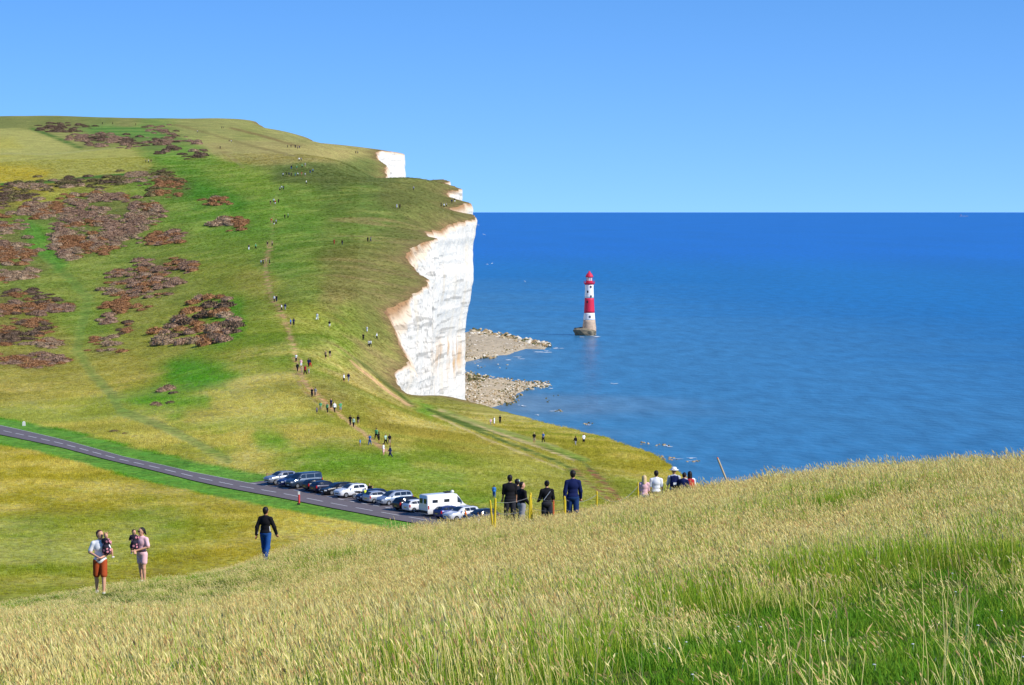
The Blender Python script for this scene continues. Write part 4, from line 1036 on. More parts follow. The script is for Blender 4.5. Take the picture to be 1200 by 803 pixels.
# ================================================================== gulls over the sea, a ship on the horizon
GULL = mat('gull_white', S(240, 240, 240), 0.7)
def gull(px, py, D, span, tilt, label):
    u, s = ray(px, py); q = MB()
    n_ = 7; v = []
    for k in range(-n_, n_ + 1):
        t = k / n_; x = t * span / 2; z = 0.16 * span * (1 - (abs(t) - 0.45) ** 2 * 4) * 0.5; w = 0.11 * span * (1 - abs(t) ** 1.5) + 0.012; sw = -0.1 * span * max(0, abs(t) - 0.4)
        v += [(x, sw + w * 0.5, z), (x, sw - w * 0.5, z), (x, sw, z + 0.025)]
    f = []
    for k in range(2 * n_):
        a = 3 * k; b = a + 3; f += [(a, b, b + 2, a + 2), (a + 2, b + 2, b + 1, a + 1), (a + 1, b + 1, b, a)]
    e = empty('gull', (float(u) * D, D, EYE + float(s) * D), tilt); e.rotation_euler = (0.15, tilt * 0.6, tilt)
    obj('wings', v, f, GULL, e, smooth=True)
    q.lathe([(0.01, -0.28), (0.06, -0.15), (0.085, 0.02), (0.06, 0.16), (0.05, 0.24), (0.01, 0.3)], 10)
    body = obj('body', [(x, z, y + 0.06) for x, y, z in q.v], q.f, GULL, e, smooth=True)
    tag(e, label, 'gull', 'gulls flying beside the cliff')
gull(567, 275, 620, 0.95, 0.5, 'white gull flying highest, just off the cliff top'); gull(576.5, 309, 600, 1.0, -0.7, 'white gull flying level with the red earth bay of the cliff'); gull(560, 264, 640, 0.9, 0.2, 'small white gull close beside the cliff brow')
gull(615, 330, 640, 0.85, 0.9, 'white gull flying between the cliff face and the lighthouse'); gull(571, 310, 640, 0.85, 0.1, 'white gull flying behind another, close to the cliff face')
SHIP = mat('ship_grey', S(120, 150, 190), 0.8)
sh = empty('cargo_ship', (upx(1128) * 42000, 42000, 0.0)); tag(sh, 'tiny pale cargo ship on the sea horizon', 'ship')
q = MB(); q.box((0, 0, 6), (150, 22, 14), taper=0.96); q.build('hull', SHIP, sh)
q = MB(); q.box((-50, 0, 24), (22, 18, 22)); q.box((-50, 0, 39), (12, 14, 8)); q.build('superstructure', SHIP, sh)
q = MB(); q.tube((30, 0, 12), (30, 0, 36), 1.5); q.build('mast', SHIP, sh)
# ================================================================== stakes, rope, roadside posts
YEL = mat('yellow_paint', S(232, 200, 40), 0.6, var=0.12, scale=8); WOOD = mat('weathered_wood', S(168, 140, 100), 0.9, var=0.25, scale=9); ORG = mat('orange_paint', S(226, 110, 60), 0.6); ROPE = mat('thin_grey_rope', S(150, 150, 150), 0.8)
STAKE_TOPS = {}
def stake(pxb, D, pxt, pyt, label, m=YEL, r=0.032, key=None, name='stake', two=None, dD=0.0):
    x0 = upx(pxb) * D; z0 = tz1(x0, D)
    u, s = ray(pxt, pyt); Dt = D + dD; top = Vector((float(u) * Dt, Dt, EYE + float(s) * Dt)); base = Vector((x0, D, z0 - 0.08))
    e = empty(name, (x0, D, z0))
    q = MB(); o_ = Vector((x0, D, z0)); q.tube(base - o_, top - o_ - (top - base) * 0.03, r * 1.08, r, 8)
    q.build('shaft', m, e, smooth=False)
    q = MB(); q.tube(top - o_ - (top - base) * 0.03, top - o_, r * 0.98, r * 0.6, 8); q.build('tip', m if two is None else two, e)
    tag(e, label, 'stake', 'yellow stakes along the path' if m is YEL else None)
    if key: STAKE_TOPS[key] = (base, top)
    print('stake', round((top - base).length, 2))
stake(578.5, 80, 574.2, 586, 'yellow stake leaning over, paired with a thicker upright stake by the dark car', key='a'); stake(578.9, 79.6, 580.6, 583.8, 'thicker upright yellow stake of the crossed pair by the dark car', r=0.038, key='b')
stake(623.8, 80.5, 621.8, 577.3, 'taller yellow stake beside the boy in the black jacket', r=0.038, key='c'); stake(619.6, 80, 621.2, 580, 'slanting pale yellow stake crossing the taller one by the boy', r=0.03, key='c2')
stake(648.8, 82, 648.6, 586, 'orange tinted stake behind the woman in black', ORG, 0.03, key='d0'); stake(662.8, 79.6, 661.5, 581.4, 'yellow stake just left of the man in the navy sweater', r=0.034, key='d')
stake(699.5, 82, 699.4, 575.5, 'lone yellow stake on the grass between the navy sweater and the pink top', key='e'); stake(748.2, 88, 747.5, 565, 'yellow stake beside the blond woman in pink', key='f')
stake(862, 74, 840.5, 536, 'leaning weathered pole with an orange tip on the crest against the sea', mat('pale_pole', S(206, 184, 150), 0.85), 0.028, name='leaning_pole', two=ORG)
for n_, lab, frac in (('barrier_rope', 'upper thin grey rope strung between the yellow stakes', 0.9), ('barrier_rope', 'lower thin grey rope strung between the yellow stakes', 0.62)):
    q = MB(); ks = ['b', 'c', 'd', 'e', 'f']; pts = [STAKE_TOPS[k][0].lerp(STAKE_TOPS[k][1], frac) for k in ks]
    for a, b in zip(pts[:-1], pts[1:]):
        prev = a
        for k in range(1, 13):
            t = k / 12; p = a.lerp(b, t); p.z -= 0.18 * 4 * t * (1 - t) * (a - b).length / 3; q.tube(prev, p, 0.006, n=5, caps=False); prev = p
    o = q.build(n_, ROPE); tag(o, lab, 'rope', 'ropes between the stakes')
RED_P = mat('post_red', S(232, 74, 74), 0.55); WHT_P = mat('post_white', S(240, 236, 230), 0.55); DKP = mat('post_foot', S(60, 52, 46), 0.8)
p48 = flat48(350.5, 591.5); pz = tz1(*p48)
e = empty('marker_post', (p48[0], p48[1], pz)); tag(e, 'red roadside marker post with a white reflector head on the verge', 'post')
q = MB(); q.tube((0, 0, 0.22), (0, 0, 1.3), 0.13, 0.12, 10); q.build('shaft', RED_P, e)
q = MB(); q.box((0, 0, 1.5), (0.26, 0.12, 0.4)); q.build('reflector_head', WHT_P, e)
q = MB(); q.box((-0.06, 0, 0.1), (0.36, 0.3, 0.26)); q.build('foot', DKP, e)
x_, y_, z_ = ground_hit(28, 499, 330)
e = empty('verge_marker', (x_, y_, z_)); tag(e, 'short white marker stone in the green verge above the road', 'marker')
q = MB(); q.box((0, 0, 0.3), (0.5, 0.4, 0.7), taper=0.85); q.build('stone', WHT_P, e); q = MB(); q.box((0, 0, 0.69), (0.36, 0.28, 0.1), taper=0.7); q.build('cap', WHT_P, e)
# wooden barrier at the far end of the parking bays
x_, y_, z_ = ground_hit(313, 562, 300)
e = empty('wooden_barrier', (x_, y_, z_)); tag(e, 'low wooden rail barrier at the end of the parked cars', 'barrier')
for k in (0, 1, 2): q = MB(); q.box((k * 1.6, k * 0.5, 0.4), (0.18, 0.18, 0.9), rz=0.3); q.build('post', WOOD, e)
q = MB(); q.box((1.6, 0.5, 0.74), (3.6, 0.07, 0.16), rz=0.3); q.build('rail', WOOD, e)
print('objects', round(time.time() - T0, 1))
# ================================================================== people
# a figure is a smooth union of tapered limbs, meshed as one continuous skin; clothes are slightly larger shells over it
def surface_nets(Fd, org, h):
    ins = Fd < 0
    nx, ny, nz = Fd.shape
    def c(a, i, j, k): return a[i:nx - 1 + i, j:ny - 1 + j, k:nz - 1 + k]
    cnt = sum(c(ins, i, j, k).astype(np.int8) for i in (0, 1) for j in (0, 1) for k in (0, 1))
    act = (cnt > 0) & (cnt < 8)
    I = np.argwhere(act)
    vid = -np.ones(act.shape, np.int64); vid[act] = np.arange(len(I))
    acc = np.zeros((len(I), 3)); num = np.zeros(len(I))
    for ax in range(3):
        for p in (0, 1):
            for q in (0, 1):
                o0 = [0, 0, 0]; o1 = [0, 0, 0]; oth = [a for a in range(3) if a != ax]
                o0[oth[0]] = o1[oth[0]] = p; o0[oth[1]] = o1[oth[1]] = q; o1[ax] = 1
                f0 = Fd[I[:, 0] + o0[0], I[:, 1] + o0[1], I[:, 2] + o0[2]]; f1 = Fd[I[:, 0] + o1[0], I[:, 1] + o1[1], I[:, 2] + o1[2]]
                x = (f0 < 0) != (f1 < 0)
                t = np.where(x, f0 / np.where(x, f0 - f1, 1), 0)
                pos = np.tile(np.array(o0, float), (len(I), 1)); pos[:, ax] = t
                acc += pos * x[:, None]; num += x
    V = (I + acc / np.maximum(num, 1)[:, None]) * h + org
    faces = []
    for ax in range(3):
        b_, c_ = [(1, 2), (2, 0), (0, 1)][ax]
        sl0 = [slice(None)] * 3; sl1 = [slice(None)] * 3; sl0[ax] = slice(0, -1); sl1[ax] = slice(1, None)
        e = ins[tuple(sl0)] != ins[tuple(sl1)]
        E_ = np.argwhere(e); ok = (E_[:, b_] > 0) & (E_[:, c_] > 0) & (E_[:, b_] < Fd.shape[b_] - 1) & (E_[:, c_] < Fd.shape[c_] - 1); E_ = E_[ok]
        def at(db, dc):
            q = E_.copy(); q[:, b_] -= db; q[:, c_] -= dc; return vid[q[:, 0], q[:, 1], q[:, 2]]
        quad = np.stack([at(1, 1), at(0, 1), at(0, 0), at(1, 0)], 1)
        fl = ins[E_[:, 0], E_[:, 1], E_[:, 2]]
        quad = np.where(fl[:, None], quad, quad[:, ::-1])
        faces.append(quad[(quad >= 0).all(1)])
    return V, np.vstack(faces)
def sd_cone(P_, a, b, ra, rb):
    a = np.array(a, float); b = np.array(b, float); ab = b - a; L2 = max(ab @ ab, 1e-9)
    t = np.clip(((P_ - a) @ ab) / L2, 0, 1)
    return np.linalg.norm(P_ - (a + t[..., None] * ab), axis=-1) - (ra + (rb - ra) * t)
def sd_ell(P_, c, r, rot=None):
    q = P_ - np.array(c, float)
    if rot is not None: q = q @ np.array(rot)
    r = np.array(r, float); k = np.linalg.norm(q / r, axis=-1)
    return (k - 1) * r.min() * (0.6 + 0.4 * r.max() / r.min()) if False else (k - 1) * np.cbrt(r[0] * r[1] * r[2])
def mesh_prims(prims, h, k=0.03, inflate=0.0, cut=None):
    lo = np.array([1e9] * 3); hi = -lo
    for p in prims:
        if p[0] == 'c':
            for q, r in ((p[1], p[3]), (p[2], p[4])): lo = np.minimum(lo, np.array(q) - r); hi = np.maximum(hi, np.array(q) + r)
        else: m_ = max(p[2]); lo = np.minimum(lo, np.array(p[1]) - m_); hi = np.maximum(hi, np.array(p[1]) + m_)
    pad = inflate + 3 * h; lo -= pad; hi += pad
    n_ = np.ceil((hi - lo) / h).astype(int) + 1
    ax = [lo[i] + np.arange(n_[i]) * h for i in range(3)]
    Fd = np.full(n_, 1.0)
    for p in prims:
        if p[0] == 'c': a_, b_ = np.array(p[1]), np.array(p[2]); m_ = max(p[3], p[4]) + inflate + k + 2 * h; l, u = np.minimum(a_, b_) - m_, np.maximum(a_, b_) + m_
        else: m_ = max(p[2]) + inflate + k + 2 * h; l, u = np.array(p[1]) - m_, np.array(p[1]) + m_
        s0 = np.clip(np.floor((l - lo) / h).astype(int), 0, n_); s1 = np.clip(np.ceil((u - lo) / h).astype(int) + 1, 0, n_)
        G = np.stack(np.meshgrid(*[ax[i][s0[i]:s1[i]] for i in range(3)], indexing='ij'), -1)
        d = (sd_cone(G, *p[1:5]) if p[0] == 'c' else sd_ell(G, p[1], p[2], p[3] if len(p) > 3 else None)) - inflate
        sl = tuple(slice(s0[i], s1[i]) for i in range(3)); o_ = Fd[sl]
        hh = np.clip(0.5 + 0.5 * (o_ - d) / k, 0, 1)
        Fd[sl] = o_ + (d - o_) * hh - k * hh * (1 - hh)
    if cut is not None:
        G = np.stack(np.meshgrid(*ax, indexing='ij'), -1); Fd = np.maximum(Fd, cut(G))
    return surface_nets(Fd, lo, h)
# ---- skeleton: local frame, facing +Y, +X is the figure's right
def skeleton(Hh, legs=(0.0, 0.0), knee=(0.05, 0.05), arms=((0.1, 0.15), (0.1, 0.15)), splay=0.10, lean=0.0, head_turn=0.0, head_nod=0.0, sx=1.0, hs=1.0, arm_pts=None, leg_pts=None):
    J = {}
    hipz = 0.515 * Hh; low = []
    for i, sg in enumerate((-1, 1)):
        hip = np.array([sg * 0.052 * Hh * sx, 0, hipz]); a = legs[i]; kb = knee[i]
        kn = hip + 0.245 * Hh * np.array([0.02 * sg, math.sin(a), -math.cos(a)])
        an = kn + 0.235 * Hh * np.array([0, math.sin(a - kb), -math.cos(a - kb)])
        J['hip%d' % i], J['knee%d' % i], J['ank%d' % i] = hip, kn, an; low.append(an[2] - 0.04 * Hh)
    if leg_pts is not None:
        for i in (0, 1): J['knee%d' % i], J['ank%d' % i] = [np.array(q) * Hh for q in leg_pts[i]]
        low = [0.0]
    dz = -min(low)
    for k in list(J): J[k] = J[k] + np.array([0, 0, dz])
    base = np.array([0, 0, dz]); ln = np.array([0, math.sin(lean), math.cos(lean)])
    pel = np.array([0, 0, hipz + 0.01 * Hh]) + base
    up = lambda f: pel + ln * f * Hh
    J['pel'] = pel; J['waist'] = up(0.10); J['chest'] = up(0.215); J['neck'] = up(0.315); 
    for i, sg in enumerate((-1, 1)):
        sh = up(0.268) + np.array([sg * 0.098 * Hh * sx, 0, 0]); a, e = arms[i]
        el = sh + 0.165 * Hh * np.array([sg * math.sin(splay), math.sin(a), -math.cos(a) * math.cos(splay)])
        wr = el + 0.145 * Hh * np.array([sg * splay * 0.3, math.sin(a + e), -math.cos(a + e)])
        J['sh%d' % i], J['el%d' % i], J['wr%d' % i] = sh, el, wr
        if arm_pts is not None and arm_pts[i] is not None: J['el%d' % i], J['wr%d' % i] = [np.array(q) * Hh + base for q in arm_pts[i]]
    J['head'] = up(0.405) + np.array([0, 0.012 * Hh + 0.03 * Hh * math.sin(head_nod), 0]); J['H'] = Hh; J['turn'] = head_turn; J['sx'] = sx; J['hs'] = hs
    return J
def hand_prims(J, i, Hh):
    wr, el = J['wr%d' % i], J['el%d' % i]; d = (wr - el) / np.linalg.norm(wr - el)
    side = np.cross(d, [0, 0, 1.0]); 
    if np.linalg.norm(side) < 0.2: side = np.array([0, 1.0, 0])
    side /= np.linalg.norm(side); nrm = np.cross(side, d)
    s = Hh / 1.75; out = [('c', wr, wr + d * 0.075 * s, 0.024 * s, 0.034 * s)]
    pal = wr + d * 0.085 * s
    for q, (o_, l_) in enumerate(((-0.033, 0.062), (-0.011, 0.075), (0.012, 0.07), (0.033, 0.055))):
        b0 = pal + side * o_ * s; m0 = b0 + d * l_ * 0.5 * s + nrm * 0.008 * s; t0 = m0 + d * l_ * 0.4 * s + nrm * 0.024 * s
        out += [('c', b0, m0, 0.0105 * s, 0.0098 * s), ('c', m0, t0, 0.0098 * s, 0.0085 * s)]
    tb = wr + d * 0.03 * s - side * 0.03 * s; out += [('c', tb, tb + d * 0.045 * s - side * 0.03 * s, 0.012 * s, 0.0105 * s)]
    return out
def body_prims(J, hands=True):
    Hh, sx, hs = J['H'], J['sx'], J['hs']; P_ = []
    p, w, c, nk = J['pel'], J['waist'], J['chest'], J['neck']
    P_ += [('e', p + np.array([0, -0.008 * Hh, 0.0]), (0.092 * Hh * sx, 0.066 * Hh, 0.075 * Hh)), ('e', w, (0.078 * Hh * sx, 0.056 * Hh, 0.09 * Hh)), ('e', c, (0.094 * Hh * sx, 0.066 * Hh, 0.095 * Hh)),
           ('c', J['sh0'], nk - np.array([0, 0, .018 * Hh]), 0.030 * Hh, 0.034 * Hh), ('c', J['sh1'], nk - np.array([0, 0, .018 * Hh]), 0.030 * Hh, 0.034 * Hh), ('c', nk - np.array([0, 0, .03 * Hh]), J['head'] - np.array([0, 0.006, 0.03]) * Hh, 0.031 * Hh, 0.029 * Hh)]
    for i in (0, 1):
        P_ += [('c', J['hip%d' % i], J['knee%d' % i], 0.052 * Hh, 0.034 * Hh), ('c', J['knee%d' % i], J['ank%d' % i], 0.034 * Hh, 0.021 * Hh)]
        calf = J['knee%d' % i] * 0.68 + J['ank%d' % i] * 0.32 + np.array([0, -0.008 * Hh, 0]); P_.append(('e', calf, (0.031 * Hh, 0.033 * Hh, 0.06 * Hh)))
        an = J['ank%d' % i]; P_.append(('c', an + np.array([0, -0.012, -0.022]) * Hh, an + np.array([0, 0.085, -0.028]) * Hh, 0.022 * Hh, 0.016 * Hh))
        P_ += [('c', J['sh%d' % i], J['el%d' % i], 0.030 * Hh, 0.023 * Hh), ('c', J['el%d' % i], J['wr%d' % i], 0.023 * Hh, 0.0155 * Hh)]
        if hands: P_ += hand_prims(J, i, Hh)
    P_ += head_prims(J)
    return P_
def head_axes(J):
    t = J['turn']; f = np.array([math.sin(t), math.cos(t), 0]); s = np.array([math.cos(t), -math.sin(t), 0]); return f, s
def head_prims(J):
    Hh = J['H'] * J['hs']; h = J['head']; f, s = head_axes(J); R_ = np.stack([s, f, np.array([0, 0, 1.0])], 1)
    return [('e', h + np.array([0, 0, 0.012 * Hh]), (0.048 * Hh, 0.058 * Hh, 0.062 * Hh), R_), ('e', h + f * 0.018 * Hh - np.array([0, 0, 0.028 * Hh]), (0.034 * Hh, 0.036 * Hh, 0.042 * Hh), R_),
            ('c', h + f * 0.052 * Hh + np.array([0, 0, 0.006 * Hh]), h + f * 0.064 * Hh - np.array([0, 0, 0.010 * Hh]), 0.006 * Hh, 0.009 * Hh),
            ('e', h + s * 0.046 * Hh, (0.006 * Hh, 0.012 * Hh, 0.019 * Hh), R_), ('e', h - s * 0.046 * Hh, (0.006 * Hh, 0.012 * Hh, 0.019 * Hh), R_)]
def lerp(a, b, t): return a * (1 - t) + b * t
def top_prims(J, sleeve=1.0, length=0.0):
    """sleeve: 0 none, 0.6 short, 2 long"""
    Hh = J['H']; P_ = [q for q in body_prims(J, False)[1:5]]
    P_.append(('e', J['pel'] + np.array([0, -0.004 * Hh, 0.03 * Hh - length * Hh]), (0.093 * Hh * J['sx'], 0.068 * Hh, 0.07 * Hh)))
    for i in (0, 1):
        if sleeve <= 0: continue
        e = lerp(J['sh%d' % i], J['el%d' % i], min(sleeve, 1)); P_.append(('c', J['sh%d' % i], e, 0.032 * Hh, 0.028 * Hh))
        if sleeve > 1: P_.append(('c', J['el%d' % i], lerp(J['el%d' % i], J['wr%d' % i], sleeve - 1), 0.028 * Hh, 0.021 * Hh))
    return P_
def leg_prims(J, ln=2.0, loose=0.0):
    Hh = J['H']; P_ = [('e', J['pel'] + np.array([0, -0.008 * Hh, 0]), (0.092 * Hh * J['sx'], 0.068 * Hh, 0.07 * Hh))]
    for i in (0, 1):
        k = lerp(J['hip%d' % i], J['knee%d' % i], min(ln, 1)); P_.append(('c', J['hip%d' % i], k, 0.054 * Hh, (0.054 - 0.016 * min(ln, 1) + loose) * Hh))
        if ln > 1: P_.append(('c', J['knee%d' % i], lerp(J['knee%d' % i], J['ank%d' % i], ln - 1), (0.036 + loose) * Hh, (0.026 + loose) * Hh)); P_.append(('e', J['knee%d' % i] * 0.68 + J['ank%d' % i] * 0.32 + np.array([0, -0.008 * Hh, 0]), (0.034 * Hh, 0.036 * Hh, 0.062 * Hh))); P_.append(('e', J['knee%d' % i], (0.042 * Hh, 0.042 * Hh, 0.045 * Hh)))
    return P_
def shoe_prims(J):
    Hh = J['H']; P_ = []
    for i in (0, 1):
        an = J['ank%d' % i]; P_ += [('c', an + np.array([0, -0.014, -0.020]) * Hh, an + np.array([0, 0.088, -0.027]) * Hh, 0.025 * Hh, 0.019 * Hh)]
    return P_
def hair_prims(J, style):
    Hh = J['H'] * J['hs']; h = J['head']; f, s = head_axes(J); R_ = np.stack([s, f, np.array([0, 0, 1.0])], 1)
    P_ = [('e', h + np.array([0, 0, 0.022 * Hh]) - f * 0.010 * Hh, (0.051 * Hh, 0.058 * Hh, 0.058 * Hh), R_)]
    if style == 'short': P_.append(('e', h - f * 0.030 * Hh - np.array([0, 0, 0.008 * Hh]), (0.040 * Hh, 0.030 * Hh, 0.045 * Hh), R_))
    if style == 'long': P_ += [('c', h - f * 0.028 * Hh, h - f * 0.045 * Hh - np.array([0, 0, 0.115 * Hh]), 0.044 * Hh, 0.040 * Hh), ('c', h - f * 0.02 * Hh - s * 0.025 * Hh, h - f * 0.036 * Hh - s * 0.03 * Hh - np.array([0, 0, 0.09 * Hh]), 0.03 * Hh, 0.026 * Hh), ('c', h - f * 0.02 * Hh + s * 0.025 * Hh, h - f * 0.036 * Hh + s * 0.03 * Hh - np.array([0, 0, 0.09 * Hh]), 0.03 * Hh, 0.026 * Hh)]
    if style == 'pony': P_ += [('e', h - f * 0.03 * Hh, (0.040 * Hh, 0.032 * Hh, 0.045 * Hh), R_), ('c', h - f * 0.06 * Hh + np.array([0, 0, 0.015 * Hh]), h - f * 0.085 * Hh - np.array([0, 0, 0.05 * Hh]), 0.018 * Hh, 0.012 * Hh)]
    if style == 'pig': P_ += [('e', h + sg * s * 0.036 * Hh + np.array([0, 0, 0.075 * Hh]), (0.018 * Hh, 0.018 * Hh, 0.026 * Hh), R_) for sg in (-1, 1)]
    if style == 'bun': P_ += [('e', h - f * 0.03 * Hh, (0.040 * Hh, 0.032 * Hh, 0.04 * Hh), R_), ('e', h - f * 0.05 * Hh + np.array([0, 0, 0.05 * Hh]), (0.024 * Hh,) * 3, R_)]
    return P_
SKIN = mat('skin', S(226, 170, 138), 0.6, var=0.06, scale=5); SKIN2 = mat('skin_tan', S(186, 128, 94), 0.6, var=0.06, scale=5)
HAIRS = {'black': mat('hair_black', S(34, 28, 26), 0.55), 'brown': mat('hair_brown', S(84, 56, 38), 0.6), 'blond': mat('hair_blond', S(226, 196, 146), 0.6), 'fair': mat('hair_fair', S(176, 136, 96), 0.6)}
def cloth(name, rgb): return mat('cloth_' + name, S(*rgb), 0.85, var=0.14, scale=7, spec=0.15, bump=0.15)
EYE_M = mat('eye_dark', S(40, 34, 34), 0.3); LIP = mat('lips', S(178, 96, 88), 0.5)
def part(name, prims, h, m, root, inflate=0.0, k=0.03, cut=None):
    V, Q = mesh_prims(prims, h, k, inflate, cut); return obj(name, V, Q, m, root, smooth=True)
def person(px, D, rz, J, label, top=None, legs=None, shoes=None, hair=('short', 'black'), skin=SKIN, z=None, face=False, h=0.0125, loc=None, group=None, name='person'):
    """top=(mat, sleeve, length), legs=(mat, length, loose)"""
    if loc is None:
        x = upx(px) * D; loc = (x, D, tz1(x, D) if z is None else z)
    r = empty(name, loc, rz); tag(r, label, 'person', group)
    part('body', body_prims(J), h, skin, r, k=0.022)
    if legs:
        t = part(legs[3] if len(legs) > 3 else 'trousers', leg_prims(J, legs[1], legs[2]), h, legs[0], r, 0.010, 0.03)
    if top: part(top[3] if len(top) > 3 else 'top', top_prims(J, top[1], top[2]), h, top[0], r, 0.016, 0.03)
    if shoes:
        for sp in shoe_prims(J): part('shoe', [sp], h, shoes, r, 0.004, 0.02)
    if hair:
        Hh = J['H'] * J['hs']; hd = J['head']; f, s = head_axes(J)
        def cut(G):       # keep the face free
            q = G - hd; a = q @ f; zc = q[..., 2]
            return np.minimum(a + 0.002 * Hh - 0.9 * (zc - 0.035 * Hh) * (zc > 0.035 * Hh) - 0.01 * Hh, np.full(a.shape, 9.0)) if hair[0] != 'x' else a * 0 - 9
        part('hair', hair_prims(J, hair[0]), 0.011, HAIRS[hair[1]], r, 0.004, 0.02, cut)
    if face:
        Hh = J['H'] * J['hs']; hd = J['head']; f, s = head_axes(J)
        for sg in (-1, 1):
            q = MB(); c = hd + f * 0.054 * Hh + s * sg * 0.018 * Hh + np.array([0, 0, 0.010 * Hh]); q.lathe([(0.001, -0.005), (0.008, 0.0), (0.001, 0.005)], 8, c=c); q.build('eye', EYE_M, r, True)
        c = hd + f * 0.050 * Hh - np.array([0, 0, 0.032 * Hh]); q = MB(); q.tube(c - s * 0.016, c + s * 0.016, 0.007, n=6); q.build('mouth', LIP, r, True)
    return r
PI = math.pi
BLACK = cloth('black', (30, 30, 34)); CHAR = cloth('charcoal', (48, 48, 54)); NAVY = cloth('navy', (24, 36, 84)); DENIM = cloth('denim', (36, 84, 150)); WHITE = cloth('white', (250, 250, 252)); PINK = cloth('pink', (252, 200, 204)); RUST = cloth('rust', (184, 84, 44)); GREY = cloth('grey', (150, 150, 156)); PALEGREY = cloth('pale_grey', (190, 196, 206)); RED_C = cloth('red', (200, 50, 56)); SHOE_W = cloth('shoe_white', (230, 226, 220)); SHOE_B = cloth('shoe_black', (36, 34, 36)); KHAKI = cloth('khaki', (170, 150, 120))
# 1 father carrying a toddler, walking towards the camera (he faces the camera's left)
Z = 0.985
Jm = skeleton(1.80, legs=(0.16, -0.12), knee=(0.05, 0.16), head_turn=-0.7 + 0.0, arm_pts=(((-0.165, -0.005, 0.645), (-0.02, 0.135, 0.585)), ((0.16, 0.01, 0.66), (0.03, 0.15, 0.60))), sx=1.02)
# facing the camera: rz = PI; with that turn his right (+X) is on the picture's left
m1 = person(115, 69, PI + 0.12, Jm, 'man in white printed t-shirt and rust shorts carrying a toddler', (WHITE, 0.75, 0.02, 't_shirt'), (RUST, 0.86, 0.010, 'shorts'), SHOE_W, ('short', 'brown'), face=True)
PRINT = mat('shirt_print', S(86, 110, 170), 0.8)
q = MB(); q.box((0.06, 0.125, 1.03), (0.14, 0.012, 0.05)); q.build('shirt_print', PRINT, m1); q = MB(); q.box((0.02, 0.13, 0.98), (0.06, 0.012, 0.06)); q.build('shirt_print', PRINT, m1)
def toddler(root_obj, dx, dy, dz, rz, label, turn, hair, facing_legs):
    Ht = 0.86
    J = skeleton(Ht, hs=1.28, sx=1.0, head_turn=turn, leg_pts=facing_legs, arm_pts=(((-0.16, 0.06, 0.66), (-0.10, 0.15, 0.70)), ((0.16, 0.06, 0.66), (0.10, 0.16, 0.70))))
    mw = Matrix.Translation(root_obj.location) @ Matrix.Rotation(root_obj.rotation_euler[2], 4, 'Z')
    p = mw @ Vector((dx, dy, dz))
    FL = floral_mat()
    r = person(0, 0, root_obj.rotation_euler[2] + rz, J, label, (FL, 0.7, 0.02, 'dress'), None, SHOE_W, hair, SKIN, face=True, h=0.011, loc=tuple(p), group='toddlers carried in arms', name='toddler')
    part('skirt', [('c', J['pel'] + np.array([0, 0, 0.03]), J['pel'] + np.array([0, 0.04, -0.06]), 0.10, 0.135)], 0.012, FL, r)
    return r
def floral_mat():
    if 'floral' in MATS: return MATS['floral']
    m = bpy.data.materials.new('floral_cloth'); m.use_nodes = True; nt = m.node_tree; b = nt.nodes['Principled BSDF']; b.inputs['Roughness'].default_value = 0.85
    tc = nt.nodes.new('ShaderNodeTexCoord'); vo = nt.nodes.new('ShaderNodeTexVoronoi'); vo.inputs['Scale'].default_value = 9
    cr = nt.nodes.new('ShaderNodeValToRGB'); cr.color_ramp.elements[0].position = 0.30; cr.color_ramp.elements[0].color = S(232, 150, 166); cr.color_ramp.elements[1].position = 0.36; cr.color_ramp.elements[1].color = S(36, 28, 46)
    nt.links.new(tc.outputs['Object'], vo.inputs['Vector']); nt.links.new(vo.outputs['Distance'], cr.inputs[0]); nt.links.new(cr.outputs[0], b.inputs['Base Color'])
    MATS['floral'] = m; return m
seat = (((-0.13, 0.16, 0.47), (-0.15, 0.17, 0.24)), ((0.13, 0.16, 0.47), (0.15, 0.17, 0.24)))
toddler(m1, -0.17, 0.16, 0.86, PI - 0.5, 'toddler in dark floral dress with pigtails held by the man in white', 2.2, ('pig', 'fair'), seat)
# 2 mother in pink carrying a toddler
Jw = skeleton(1.67, legs=(0.12, -0.10), knee=(0.22, 0.05), head_turn=0.5, arm_pts=(((-0.150, 0.02, 0.66), (0.03, 0.145, 0.60)), ((0.15, 0.03, 0.65), (0.05, 0.16, 0.575))), sx=0.94)
w1 = person(164.5, 74, PI - 0.45, Jw, 'woman in pink top and shorts with sunglasses carrying a toddler', (PINK, 0.8, 0.02, 'blouse'), (PINK, 0.55, 0.008, 'shorts'), SHOE_W, ('pony', 'black'), face=True)
f, s = head_axes(Jw); c = Jw['head'] + f * 0.056 * 1.67 + np.array([0, 0, 0.018]); q = MB()
for sg in (-1, 1): q.box(tuple(c + s * sg * 0.033), (0.058, 0.02, 0.042), rz=-Jw['turn'])
q.box(tuple(c + np.array([0, 0, 0.012])), (0.13, 0.016, 0.012), rz=-Jw['turn']); q.build('sunglasses', EYE_M, w1)
part('waist_belt', [('e', Jw['waist'] - np.array([0, 0, 0.075]), (0.165, 0.128, 0.03))], 0.012, BLACK, w1)
toddler(w1, 0.17, 0.17, 0.74, PI + 0.6, 'toddler in dark floral dress and white shoes held by the woman in pink', 2.6, ('bun', 'brown'), (((-0.10, 0.17, 0.45), (-0.10, 0.12, 0.20)), ((0.11, 0.13, 0.43), (0.12, 0.06, 0.17))))
